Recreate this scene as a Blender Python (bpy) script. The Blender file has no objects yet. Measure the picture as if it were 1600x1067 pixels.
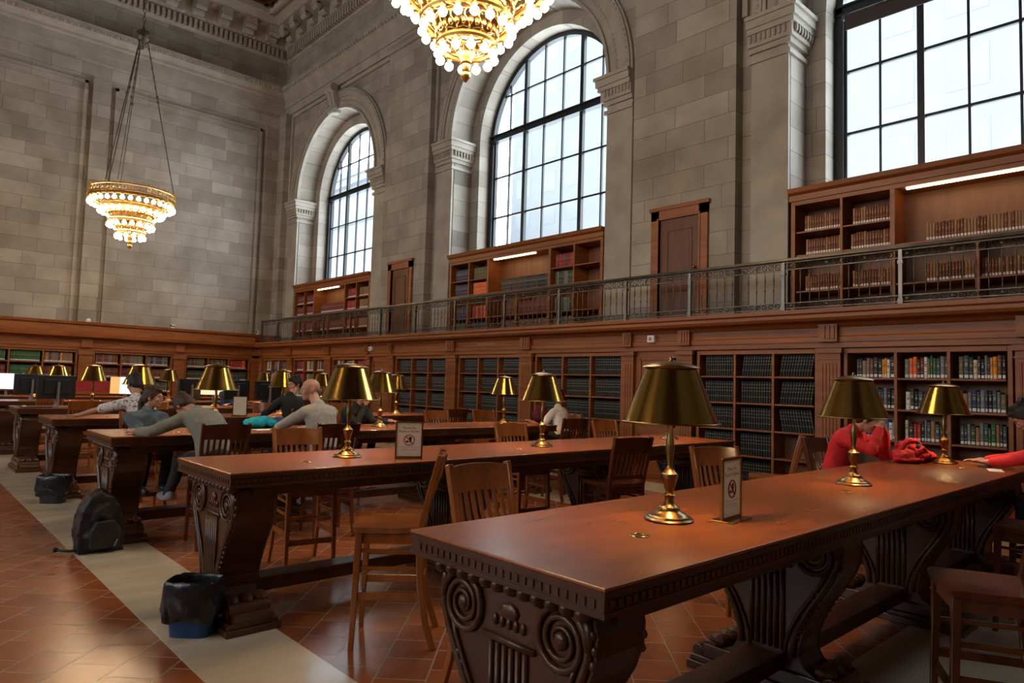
import bpy, math, random
from mathutils import Vector, Matrix
random.seed(7)
C = bpy.context.scene.collection
PI = math.pi
# ---------------------------------------------------------------- camera
RT = Vector((0.7337296, -0.67879314, 0.02967728)); UP = Vector((-0.06439449, -0.02599099, 0.997586)); FW = Vector((0.67638319, 0.73386943, 0.0627809))
cam_d = bpy.data.cameras.new('camera'); cam = bpy.data.objects.new('camera', cam_d); C.objects.link(cam)
m = Matrix.Identity(4)
for i in range(3):
    m[i][0] = RT[i]; m[i][1] = UP[i]; m[i][2] = -FW[i]
cam.matrix_world = Matrix.Translation((0, 0, 1.55)) @ m
cam_d.sensor_width = 36; cam_d.lens = 1068.16 / 1600 * 36; cam_d.clip_start = 0.05; cam_d.clip_end = 300
bpy.context.scene.camera = cam
# ---------------------------------------------------------------- world, exposure
w = bpy.data.worlds.new('world'); bpy.context.scene.world = w; w.use_nodes = True
wn = w.node_tree; bg = wn.nodes['Background']
bg.inputs[0].default_value = (0.86, 0.94, 1.0, 1); bg.inputs[1].default_value = 17.0
vs = bpy.context.scene.view_settings
vs.view_transform = 'Standard'; vs.look = 'None'; vs.gamma = 1; vs.use_curve_mapping = False; vs.exposure = -0.72
cy = bpy.context.scene.cycles
cy.use_adaptive_sampling = False; cy.blur_glossy = 1.0; cy.max_bounces = 8; cy.diffuse_bounces = 4; cy.glossy_bounces = 3; cy.transparent_max_bounces = 12; cy.transmission_bounces = 4
cy.sample_clamp_indirect = 2.5; cy.caustics_reflective = False; cy.caustics_refractive = False
for X_, sg in ((10.55, 1), (-14.2, -1)):      # sampling portals in the window openings: they guide the skylight and add none
    for yc in (18.0, 10.07, 2.15):
        ld = bpy.data.lights.new('window_portal', 'AREA'); ld.shape = 'RECTANGLE'; ld.size = 5.2; ld.size_y = 4.2; ld.cycles.is_portal = True
        lo = bpy.data.objects.new('window_portal', ld); C.objects.link(lo); lo.location = (X_, yc, 6.8); lo.rotation_euler = (0, sg*PI/2, 0)
BULB = 82.0
DESK = 22.0
# ---------------------------------------------------------------- mesh builder
class MB:
    def __init__(s): s.v = []; s.f = []; s.m = []
    def add(s, vs_, fs, mi=0):
        o = len(s.v); s.v += [tuple(p) for p in vs_]
        for f in fs: s.f.append(tuple(i + o for i in f)); s.m.append(mi)
        return s
    def box(s, x0, x1, y0, y1, z0, z1, mi=0):
        if x0 > x1: x0, x1 = x1, x0
        if y0 > y1: y0, y1 = y1, y0
        if z0 > z1: z0, z1 = z1, z0
        return s.add([(x0,y0,z0),(x1,y0,z0),(x1,y1,z0),(x0,y1,z0),(x0,y0,z1),(x1,y0,z1),(x1,y1,z1),(x0,y1,z1)],
                     [(0,3,2,1),(4,5,6,7),(0,1,5,4),(1,2,6,5),(2,3,7,6),(3,0,4,7)], mi)
    def beam(s, a, b, wx, wy, mi=0, up=None, wx2=None, wy2=None):      # rectangular bar from a to b
        a = Vector(a); b = Vector(b); d = (b - a).normalized()
        u = Vector(up) if up else (Vector((0, 0, 1)) if abs(d.z) < .9 else Vector((1, 0, 0)))
        e1 = d.cross(u).normalized(); e2 = e1.cross(d).normalized()
        wx2 = wx if wx2 is None else wx2; wy2 = wy if wy2 is None else wy2
        P = [a - e1*wx/2 - e2*wy/2, a + e1*wx/2 - e2*wy/2, a + e1*wx/2 + e2*wy/2, a - e1*wx/2 + e2*wy/2,
             b - e1*wx2/2 - e2*wy2/2, b + e1*wx2/2 - e2*wy2/2, b + e1*wx2/2 + e2*wy2/2, b - e1*wx2/2 + e2*wy2/2]
        return s.add(P, [(0,3,2,1),(4,5,6,7),(0,1,5,4),(1,2,6,5),(2,3,7,6),(3,0,4,7)], mi)
    def sweep(s, path, wx, wy, side, mi=0):      # rectangular section along a path, width along `side`
        side = Vector(side).normalized(); n = len(path); P = []
        path = [Vector(p) for p in path]
        for i, p in enumerate(path):
            t = (path[min(i+1, n-1)] - path[max(i-1, 0)]).normalized(); nrm = side.cross(t).normalized()
            P += [p - side*wx/2 - nrm*wy/2, p + side*wx/2 - nrm*wy/2, p + side*wx/2 + nrm*wy/2, p - side*wx/2 + nrm*wy/2]
        F = [(0,1,2,3), tuple(4*(n-1)+k for k in (3,2,1,0))]
        for i in range(n-1):
            for k in range(4): F.append((4*i+k, 4*i+4+k, 4*i+4+(k+1) % 4, 4*i+(k+1) % 4))
        return s.add(P, F, mi)
    def prism(s, poly, axis, a, b, mi=0):   # poly: 2-D points; axis: 'x' (y,z) 'y' (x,z) 'z' (x,y)
        def P(p, t):
            return {'x': (t, p[0], p[1]), 'y': (p[0], t, p[1]), 'z': (p[0], p[1], t)}[axis]
        n = len(poly); V = [P(p, a) for p in poly] + [P(p, b) for p in poly]
        F = [tuple(range(n)), tuple(range(2*n-1, n-1, -1))]
        for i in range(n): F.append((i, (i+1) % n, n+(i+1) % n, n+i))
        return s.add(V, F, mi)
    def lathe(s, prof, c=(0,0,0), n=24, mi=0, a0=0, a1=2*PI):
        full = abs(a1 - a0 - 2*PI) < 1e-6; k = n if full else n+1; V = []
        for r, z in prof:
            for i in range(k):
                a = a0 + (a1-a0)*i/n; V.append((c[0]+r*math.cos(a), c[1]+r*math.sin(a), c[2]+z))
        F = []
        for j in range(len(prof)-1):
            for i in range(n):
                i2 = (i+1) % k; F.append((j*k+i, j*k+i2, (j+1)*k+i2, (j+1)*k+i))
        return s.add(V, F, mi)
    def sph(s, c, r, n=12, k=8, mi=0, M=None):
        if not hasattr(r, '__len__'): r = (r, r, r)
        V = []; c = Vector(c)
        for j in range(k+1):
            t = PI*j/k
            for i in range(n):
                a = 2*PI*i/n; p = Vector((r[0]*math.sin(t)*math.cos(a), r[1]*math.sin(t)*math.sin(a), r[2]*math.cos(t)))
                V.append(c + (M @ p if M else p))
        F = []
        for j in range(k):
            for i in range(n): F.append((j*n+i, (j+1)*n+i, (j+1)*n+(i+1) % n, j*n+(i+1) % n))
        return s.add(V, F, mi)
    def tube(s, pts, rad, n=8, mi=0, caps=True):
        pts = [Vector(p) for p in pts]; k = len(pts)
        if not hasattr(rad, '__len__'): rad = [rad]*k
        V = []; prev = None
        for i, p in enumerate(pts):
            t = (pts[min(i+1, k-1)] - pts[max(i-1, 0)]).normalized()
            if prev is None: e = t.cross(Vector((0,0,1)) if abs(t.z) < .9 else Vector((1,0,0))).normalized()
            else: e = (prev - t*prev.dot(t)).normalized()
            prev = e; g = t.cross(e)
            for j in range(n):
                a = 2*PI*j/n; V.append(p + (e*math.cos(a) + g*math.sin(a))*rad[i])
        F = []
        for i in range(k-1):
            for j in range(n): F.append((i*n+j, i*n+(j+1) % n, (i+1)*n+(j+1) % n, (i+1)*n+j))
        if caps: F += [tuple(range(n-1, -1, -1)), tuple((k-1)*n+j for j in range(n))]
        return s.add(V, F, mi)
    def chain(s, pts, rad, mi=0, n=12):     # tube with ball joints, for soft bodies
        s.tube(pts, rad, n, mi)
        for p, r in zip(pts, rad): s.sph(p, r, n, 8, mi)
        return s
    def mesh(s, name, mats, smooth=False):
        me = bpy.data.meshes.new(name); me.from_pydata(s.v, [], s.f); me.update()
        for mt in (mats if isinstance(mats, (list, tuple)) else [mats]): me.materials.append(mt)
        me.polygons.foreach_set('material_index', s.m)
        if smooth:
            me.polygons.foreach_set('use_smooth', [True]*len(s.f))
        me.update(); return me
    def build(s, name, mats, parent=None, smooth=False, bevel=0, loc=None, auto=False):
        me = s.mesh(name, mats, smooth or auto)
        if auto: me.set_sharp_from_angle(angle=math.radians(40))
        o = bpy.data.objects.new(name, me); C.objects.link(o)
        if parent: o.parent = parent
        if loc is not None: o.location = loc
        if bevel:
            b = o.modifiers.new('bevel', 'BEVEL'); b.width = bevel; b.segments = 2; b.limit_method = 'ANGLE'; b.angle_limit = math.radians(50)
        return o
def tag(o, label=None, cat=None, group=None, kind=None):
    if label: o['label'] = label
    if cat: o['category'] = cat
    if group: o['group'] = group
    if kind: o['kind'] = kind
    return o
def empty(name, loc=(0,0,0), rz=0, **k):
    o = bpy.data.objects.new(name, None); C.objects.link(o); o.location = loc; o.rotation_euler = (0, 0, rz); o.empty_display_size = .1
    return tag(o, **k)
def copy_tree(o, parent=None):
    c = o.copy(); C.objects.link(c)
    if parent: c.parent = parent
    for ch in KIDS.get(o.name, []) or list(o.children): copy_tree(ch, c)
    return c
KIDS = {}
def struct(o): o['kind'] = 'structure'; return o
# ---------------------------------------------------------------- materials
def mat(name, col=(.5,.5,.5), rough=.5, metal=0, emis=None, estr=0, spec=None, coat=0):
    mt = bpy.data.materials.new(name); mt.use_nodes = True; b = mt.node_tree.nodes['Principled BSDF']
    b.inputs['Base Color'].default_value = (*col, 1); b.inputs['Roughness'].default_value = rough; b.inputs['Metallic'].default_value = metal
    if spec is not None: b.inputs['Specular IOR Level'].default_value = spec
    if coat: b.inputs['Coat Weight'].default_value = coat; b.inputs['Coat Roughness'].default_value = .15
    if emis: b.inputs['Emission Color'].default_value = (*emis, 1); b.inputs['Emission Strength'].default_value = estr
    return mt
def N(nt, t, **k):
    n = nt.nodes.new(t)
    for a, v in k.items(): setattr(n, a, v)
    return n
def ramp(nt, fac, stops):
    r = N(nt, 'ShaderNodeValToRGB'); nt.links.new(fac, r.inputs[0]); e = r.color_ramp.elements
    while len(e) < len(stops): e.new(.5)
    for el, (p, c) in zip(e, stops): el.position = p; el.color = (*c, 1)
    return r.outputs[0]
def noisy(name, c1, c2, scale=3, rough=.5, metal=0, stretch=(1,1,1), bump=0, coat=0, rough2=None, detail=4, lo=.3, hi=.7):
    mt = mat(name, c1, rough, metal, coat=coat); nt = mt.node_tree; b = nt.nodes['Principled BSDF']
    tc = N(nt, 'ShaderNodeTexCoord'); mp = N(nt, 'ShaderNodeMapping'); mp.inputs['Scale'].default_value = stretch
    nt.links.new(tc.outputs['Object'], mp.inputs[0]); ns = N(nt, 'ShaderNodeTexNoise'); ns.inputs['Scale'].default_value = scale; ns.inputs['Detail'].default_value = detail
    nt.links.new(mp.outputs[0], ns.inputs[0])
    nt.links.new(ramp(nt, ns.outputs[0], [(lo, c1), (hi, c2)]), b.inputs['Base Color'])
    if bump:
        bp = N(nt, 'ShaderNodeBump'); bp.inputs['Strength'].default_value = bump; bp.inputs['Distance'].default_value = .01
        nt.links.new(ns.outputs[0], bp.inputs['Height']); nt.links.new(bp.outputs[0], b.inputs['Normal'])
    if rough2 is not None:
        mr = N(nt, 'ShaderNodeMapRange'); mr.inputs['From Min'].default_value = .35; mr.inputs['From Max'].default_value = .65
        mr.inputs['To Min'].default_value = rough; mr.inputs['To Max'].default_value = rough2
        nt.links.new(ns.outputs[0], mr.inputs[0]); nt.links.new(mr.outputs[0], b.inputs['Roughness'])
    return mt
def ashlar(name, ax):     # coursed stone; ax = which object axes run along the wall
    mt = mat(name, (.4,.34,.27), .75); nt = mt.node_tree; b = nt.nodes['Principled BSDF']
    tc = N(nt, 'ShaderNodeTexCoord'); sp = N(nt, 'ShaderNodeSeparateXYZ'); cb = N(nt, 'ShaderNodeCombineXYZ')
    nt.links.new(tc.outputs['Object'], sp.inputs[0]); nt.links.new(sp.outputs[ax], cb.inputs[0]); nt.links.new(sp.outputs['Z'], cb.inputs[1])
    br = N(nt, 'ShaderNodeTexBrick'); nt.links.new(cb.outputs[0], br.inputs['Vector'])
    br.inputs['Scale'].default_value = 1; br.inputs['Brick Width'].default_value = .95; br.inputs['Row Height'].default_value = .36
    br.inputs['Mortar Size'].default_value = .006; br.inputs['Mortar Smooth'].default_value = .3; br.offset = .43; br.squash = .75; br.squash_frequency = 3
    br.inputs['Color1'].default_value = (.31,.275,.235,1); br.inputs['Color2'].default_value = (.45,.41,.355,1); br.inputs['Mortar'].default_value = (.22,.195,.165,1)
    ns = N(nt, 'ShaderNodeTexNoise'); ns.inputs['Scale'].default_value = 1.6; ns.inputs['Detail'].default_value = 6; nt.links.new(tc.outputs['Object'], ns.inputs[0])
    mx = N(nt, 'ShaderNodeMix', data_type='RGBA', blend_type='MULTIPLY'); mx.inputs[0].default_value = 1
    nt.links.new(br.outputs['Color'], mx.inputs[6]); nt.links.new(ramp(nt, ns.outputs[0], [(.3,(.72,.70,.66)),(.7,(1.05,1.05,1.05))]), mx.inputs[7])
    nt.links.new(mx.outputs[2], b.inputs['Base Color'])
    bp = N(nt, 'ShaderNodeBump'); bp.inputs['Strength'].default_value = .5; bp.inputs['Distance'].default_value = .01; bp.invert = True
    nt.links.new(br.outputs['Fac'], bp.inputs['Height']); nt.links.new(bp.outputs[0], b.inputs['Normal'])
    return mt
STONE_Y = ashlar('limestone_ashlar_side', 'Y'); STONE_X = ashlar('limestone_ashlar_end', 'X')
STONE = noisy('limestone_carved', (.33,.295,.25), (.44,.40,.34), 2.5, .75, bump=.2)
PALE = noisy('limestone_pale', (.42,.38,.32), (.52,.48,.41), 2, .7)
def wood(name, c1, c2, rough=.4, ax=(1,1,12), coat=0.15, bump=.05, sc=1.6):
    return noisy(name, c1, c2, sc, rough, stretch=ax, bump=bump, coat=coat, detail=6)
W_CASE = wood('oak_casework', (.21,.062,.014), (.34,.112,.027), .48, (1,.35,7), coat=0)
W_BACK = wood('oak_case_back', (.16,.06,.02), (.25,.095,.032), .55, (5,5,.6), coat=0)
W_DOOR = wood('oak_door_dark', (.085,.028,.010), (.15,.050,.016), .45, (7,7,.4), coat=0)
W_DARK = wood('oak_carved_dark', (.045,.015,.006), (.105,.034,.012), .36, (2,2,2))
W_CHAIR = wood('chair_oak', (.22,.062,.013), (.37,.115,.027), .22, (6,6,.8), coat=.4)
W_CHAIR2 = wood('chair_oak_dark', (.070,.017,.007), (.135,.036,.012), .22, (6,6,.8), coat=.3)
W_TOP = noisy('table_top_worn', (.24,.058,.014), (.44,.125,.030), 2.2, .27, stretch=(.8,2.2,1), coat=.05, detail=4, lo=.15, hi=.85)
def gold(name, c1, c2, r): return noisy(name, c1, c2, 2.5, r, 1, (1,1,1), detail=1, lo=.1, hi=.9)
BRASS = gold('aged_brass', (.42,.255,.060), (.52,.33,.085), .17)
BRASSD = gold('dark_bronze', (.20,.13,.05), (.33,.23,.10), .28)
GILT = noisy('gilded_metal', (.50,.30,.10), (.75,.50,.20), 14, .35, 1)
IRON = noisy('railing_iron', (.060,.052,.042), (.15,.13,.10), 9, .42, .6, bump=.3)
IRONL = noisy('railing_steel', (.11,.10,.09), (.18,.165,.145), 5, .35, .8)
FRAMEB = mat('window_iron', (.014,.018,.022), .45, .2)
BLACK = mat('black_plastic', (.012,.012,.013), .4)
GREYP = mat('grey_plastic', (.26,.22,.20), .45)
WHITE = mat('white_plastic', (.78,.76,.72), .5)
PAPER = noisy('white_paper', (.80,.78,.72), (.86,.84,.79), 4, .7)
def paper_sheet(name, c):
    mt = mat(name, c, .7); nt = mt.node_tree; o = nt.nodes['Material Output']; tl = N(nt, 'ShaderNodeBsdfTranslucent'); tl.inputs[0].default_value = (*c, 1)
    mx = N(nt, 'ShaderNodeMixShader'); mx.inputs[0].default_value = .45; nt.links.new(nt.nodes['Principled BSDF'].outputs[0], mx.inputs[1]); nt.links.new(tl.outputs[0], mx.inputs[2]); nt.links.new(mx.outputs[0], o.inputs[0]); return mt
SHEET = paper_sheet('translucent_paper', (.88,.84,.76))
BULBM = mat('bulb_glow', (1,.9,.75), .4, emis=(1.0,.70,.40), estr=BULB)
TUBEM = mat('shelf_light_tube', (1,.95,.8), .4, emis=(1.0,.72,.38), estr=16)
DESKB = mat('desk_bulb', (1,.95,.85), .4, emis=(1.0,.66,.32), estr=25)
def glass():
    mt = bpy.data.materials.new('window_glass'); mt.use_nodes = True; nt = mt.node_tree; nt.nodes.clear()
    o = N(nt, 'ShaderNodeOutputMaterial'); mx = N(nt, 'ShaderNodeMixShader'); t = N(nt, 'ShaderNodeBsdfTransparent'); g = N(nt, 'ShaderNodeBsdfGlossy'); g.inputs['Roughness'].default_value = .03
    fr = N(nt, 'ShaderNodeMath', operation='MULTIPLY'); lw = N(nt, 'ShaderNodeLayerWeight'); lw.inputs[0].default_value = .3; fr.inputs[1].default_value = .35; nt.links.new(lw.outputs['Facing'], fr.inputs[0]); t.inputs[0].default_value = (.93,.97,.99,1)
    nt.links.new(fr.outputs[0], mx.inputs[0]); nt.links.new(t.outputs[0], mx.inputs[1]); nt.links.new(g.outputs[0], mx.inputs[2]); nt.links.new(mx.outputs[0], o.inputs[0]); return mt
GLASS = glass()
def tiles():
    mt = mat('terracotta_tiles', (.3,.1,.05), .3); nt = mt.node_tree; b = nt.nodes['Principled BSDF']
    tc = N(nt, 'ShaderNodeTexCoord'); mp = N(nt, 'ShaderNodeMapping'); mp.inputs['Rotation'].default_value = (0, 0, -PI/4)
    nt.links.new(tc.outputs['Object'], mp.inputs[0]); br = N(nt, 'ShaderNodeTexBrick'); nt.links.new(mp.outputs[0], br.inputs['Vector'])
    br.inputs['Scale'].default_value = 1; br.inputs['Brick Width'].default_value = .27; br.inputs['Row Height'].default_value = .272; br.offset = .5
    br.inputs['Mortar Size'].default_value = .0055; br.inputs['Mortar Smooth'].default_value = .2
    br.inputs['Color1'].default_value = (.28,.074,.026,1); br.inputs['Color2'].default_value = (.41,.125,.044,1); br.inputs['Mortar'].default_value = (.42,.31,.22,1)
    ns = N(nt, 'ShaderNodeTexNoise'); ns.inputs['Scale'].default_value = 3; ns.inputs['Detail'].default_value = 5; nt.links.new(tc.outputs['Object'], ns.inputs[0])
    mx = N(nt, 'ShaderNodeMix', data_type='RGBA', blend_type='MULTIPLY'); mx.inputs[0].default_value = 1
    nt.links.new(br.outputs['Color'], mx.inputs[6]); nt.links.new(ramp(nt, ns.outputs[0], [(.15,(.62,.60,.58)),(.85,(1.1,1.1,1.1))]), mx.inputs[7]); nt.links.new(mx.outputs[2], b.inputs['Base Color'])
    bp = N(nt, 'ShaderNodeBump'); bp.inputs['Strength'].default_value = .6; bp.inputs['Distance'].default_value = .006; bp.invert = True
    nt.links.new(br.outputs['Fac'], bp.inputs['Height'])
    n2 = N(nt, 'ShaderNodeTexNoise'); n2.inputs['Scale'].default_value = 4.5; n2.inputs['Detail'].default_value = 2; nt.links.new(tc.outputs['Object'], n2.inputs[0])
    b2 = N(nt, 'ShaderNodeBump'); b2.inputs['Strength'].default_value = .12; b2.inputs['Distance'].default_value = .01
    nt.links.new(n2.outputs[0], b2.inputs['Height']); nt.links.new(bp.outputs[0], b2.inputs['Normal']); nt.links.new(b2.outputs[0], b.inputs['Normal'])
    b.inputs['Roughness'].default_value = .24
    return mt
TILES = tiles()
MARBLE = noisy('cream_marble', (.52,.43,.32), (.66,.57,.44), 1.3, .22, stretch=(1,3,1), coat=.1)
COFFER = noisy('coffer_dark_gilt', (.025,.012,.006), (.16,.085,.03), 7, .5)
# ---------------------------------------------------------------- room shell
XW, XS, XG = 8.75, 9.4, 10.3          # bookcase plane, stone plane, glass plane
YE, YS = 21.15, 21.6                  # end bookcase plane, end stone plane
XL, YB, ZC = -13.0, -9.0, 13.0
WC = [18.0, 10.07, 2.15, -5.78]       # window centres
PC = [21.9, 14.03, 6.12, -1.8, -9.7]  # pier centres
b = MB(); b.box(XL, 9.6, YB, 21.8, -.1, 0); struct(b.build('floor', TILES))
for i, (a, c) in enumerate(((1.31, 1.90), (6.82, 7.42), (-1.9, -1.31))):
    b = MB(); b.box(a, c, YB, YE, -.01, .004); o = struct(b.build('trim_%d' % (1+i), MARBLE)); o['label'] = 'cream marble strip set into the tiled floor'
b = MB(); b.box(3.3, 6.82, .85, 1.62, -.01, .004); o = struct(b.build('trim_18', MARBLE)); o['label'] = 'cream marble strip under the side of the nearest table'
R1, R2, ZS = 2.28, 2.85, 7.12
def arc(c, r, n=28, x=None): return [(c + r*math.cos(PI*k/n), ZS + r*math.sin(PI*k/n)) for k in range(n+1)]
def side_wall(name, X, sx, centers, top=ZC+.2, bottom=0.0, full=True):
    """wall at x=X facing -x*sx, with deep stepped arched openings"""
    b = MB(); n = 28; edges = sorted([YB] + [c + s*R1 for c in centers for s in (-1,1)] + [YS+.2])
    for i in range(0, len(edges), 2): b.add([(X,edges[i],bottom),(X,edges[i+1],bottom),(X,edges[i+1],top),(X,edges[i],top)], [(0,1,2,3)])
    for c in centers:
        y0, y1 = c-R1, c+R1; zb = 4.4
        b.add([(X,y0,bottom),(X,y1,bottom),(X,y1,2.45),(X,y0,2.45)], [(0,1,2,3)])
        A = arc(c, R1, n)
        for k in range(n):
            p, q = A[k], A[k+1]; b.add([(X,p[0],p[1]),(X,q[0],q[1]),(X,q[0],top),(X,p[0],top)], [(0,1,2,3)])
        xa, xb_ = X + sx*.52, X + sx*.95; r2 = 1.99
        B = [(c+R1, 2.4)] + A + [(c-R1, 2.4)]; D = [(c+r2, 2.4)] + arc(c, r2, n) + [(c-r2, 2.4)]
        for k in range(len(B)-1):
            b.add([(X,*B[k]),(X,*B[k+1]),(xa,*B[k+1]),(xa,*B[k])], [(0,1,2,3)])
            b.add([(xa,*B[k]),(xa,*B[k+1]),(xa,*D[k+1]),(xa,*D[k])], [(0,1,2,3)])
            b.add([(xa,*D[k]),(xa,*D[k+1]),(xb_,*D[k+1]),(xb_,*D[k])], [(0,1,2,3)])
        b.add([(xb_,c-R1,2.4),(xb_,c+R1,2.4),(xb_,c+R1,4.45),(xb_,c-R1,4.45)], [(0,1,2,3)])
        b.add([(X,c-R1,4.30),(xb_+sx*.3,c-R1,4.30),(xb_+sx*.3,c+R1,4.30),(X,c+R1,4.30)], [(0,1,2,3)])
    return struct(b.build(name, STONE_Y))
side_wall('wall_right', XS, 1, WC[:3])
side_wall('wall_left', XL, -1, [18.0, 10.07, 2.15])
b = MB()     # end wall: field, recessed panels
b.add([(XL,YS+.14,0),(XS+.4,YS+.14,0),(XS+.4,YS+.14,ZC+.2),(XL,YS+.14,ZC+.2)], [(0,1,2,3)])
def epier(x0, x1, z0=2.6, z1=9.75, d=.14): b.box(x0, x1, YS+.14-d, YS+.16, z0, z1)
for x0, x1 in ((3.86, 4.30), (8.78, XS+.1), (-4.8, -4.35), (-12.9, -12.3)): epier(x0, x1)
b.box(XL, XS+.2, YS, YS+.16, 9.75, 10.2)
for x0, x1 in ((4.30, 8.78), (-4.35, 3.86)):
    for a, c in ((x0+.12, x0+.2), (x1-.2, x1-.12)): b.box(a, c, YS+.06, YS+.16, 2.7, 9.6)
    b.box(x0+.12, x1-.12, YS+.06, YS+.16, 9.52, 9.6)
struct(b.build('wall_end', STONE_X))
b = MB(); b.add([(XL,YB,0),(XS+.4,YB,0),(XS+.4,YB,ZC+.2),(XL,YB,ZC+.2)], [(3,2,1,0)]); struct(b.build('wall_back', STONE_X))
b = MB(); b.box(XL-1.0, XS+1.0, YB, YS+.3, ZC+.2, ZC+.5)
struct(b.build('ceiling', COFFER))
# coffer ribs and border of the ceiling
b = MB(); b.box(XL, XS, 20.65, YS, ZC-.02, ZC+.2); b.box(8.35, XS, YB, YS, ZC-.02, ZC+.2); b.box(XL, XL+1.1, YB, YS, ZC-.02, ZC+.2)
b.box(XL+1.1, 8.35, 20.55, 20.65, ZC-.1, ZC+.2); b.box(8.25, 8.35, YB, 20.6, ZC-.1, ZC+.2)
struct(b.build('trim_4', PALE))
b = MB()
for k in range(12):
    b.box(XL+1.1, 8.25, 20.3-k*2.3, 20.42-k*2.3, ZC+.02, ZC+.2)
for k in range(9): b.box(8.0-k*2.3, 8.12-k*2.3, YB, 20.5, ZC+.02, ZC+.2)
struct(b.build('trim_5', W_DARK))
# ---- side wall architecture (right)
def molding(b, prof, axis, a, c, base, sgn):     # prof: (out, z); extruded along the wall
    if axis == 'y': b.prism([(base + sgn*o, z) for o, z in prof], 'y', a, c)
    else: b.prism([(base + sgn*o, z) for o, z in prof], 'x', a, c)
ENT = [(0,10.15),(.06,10.15),(.06,10.4),(.1,10.4),(.1,10.62),(.14,10.66),(.14,10.74),(.26,10.86),(.30,10.98),(.30,11.04),(0,11.1)]
TOPC = [(0,11.95),(.08,11.98),(.10,12.02),(.10,12.30),(.24,12.33),(.28,12.38),(.28,12.75),(.75,12.78),(.85,12.88),(.98,13.0),(.98,13.2),(0,13.2)]
b = MB(); molding(b, ENT, 'y', YB, YS, XS, -1); molding(b, TOPC, 'y', YB, YS, XS, -1)
struct(b.build('trim_6', STONE))
b = MB(); molding(b, ENT, 'x', XL, XS, YS, -1); molding(b, TOPC, 'x', XL, XS, YS, -1)
struct(b.build('trim_7', STONE))
b = MB()     # egg-and-dart, dentils and modillion brackets
y = 0.0
while y < 21.3:
    b.sph((XS-.285, y, 10.93), (.03,.045,.06), 6, 5); b.box(XS-.30, XS-.24, y+.07, y+.085, 10.86, 10.99); y += .16
y = 0.0
while y < 21.2:
    b.box(XS-.235, XS-.09, y, y+.08, 12.03, 12.27); b.sph((XS-.26, y+.04, 12.345), (.03,.04,.03), 6, 4); y += .15
y = 0.3
while y < 21.0:
    b.box(XS-.72, XS-.27, y, y+.30, 12.56, 12.76); b.tube([(XS-.62, y, 12.52), (XS-.62, y+.3, 12.52)], .09, 10); b.tube([(XS-.36, y, 12.46), (XS-.36, y+.3, 12.46)], .12, 10)
    b.sph((XS-.55, y+.52, 12.74), (.1,.1,.04), 8, 4); y += .75
struct(b.build('trim_8', STONE))
b = MB(); x = 0.0
while x < XS-.3:
    b.sph((x, YS-.285, 10.93), (.045,.03,.06), 6, 5); b.box(x+.07, x+.085, YS-.30, YS-.24, 10.86, 10.99); x += .16
x = 0.0
while x < XS-.3:
    b.box(x, x+.08, YS-.235, YS-.09, 12.03, 12.27); b.sph((x+.04, YS-.26, 12.345), (.04,.03,.03), 6, 4); x += .15
x = .2
while x < XS-.8:
    b.box(x, x+.30, YS-.72, YS-.27, 12.56, 12.76); b.tube([(x, YS-.62, 12.52), (x+.3, YS-.62, 12.52)], .09, 10); b.tube([(x, YS-.36, 12.46), (x+.3, YS-.36, 12.46)], .12, 10)
    b.sph((x+.52, YS-.55, 12.74), (.1,.1,.04), 8, 4); x += .75
struct(b.build('trim_9', STONE))
b = MB()     # piers between the windows
for p in PC[1:4]: b.box(XS-.2, XS+.02, p-.95, p+.95, 2.45, 10.15)
b.box(XS-.2, XS+.02, 21.15, YS+.02, 2.45, 10.15)
for p in PC[1:4]:
    b.box(XS-.26, XS-.1, p-1.0, p+1.0, 9.95, 10.16)
struct(b.build('trim_10', STONE_Y))
ti = 11
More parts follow.
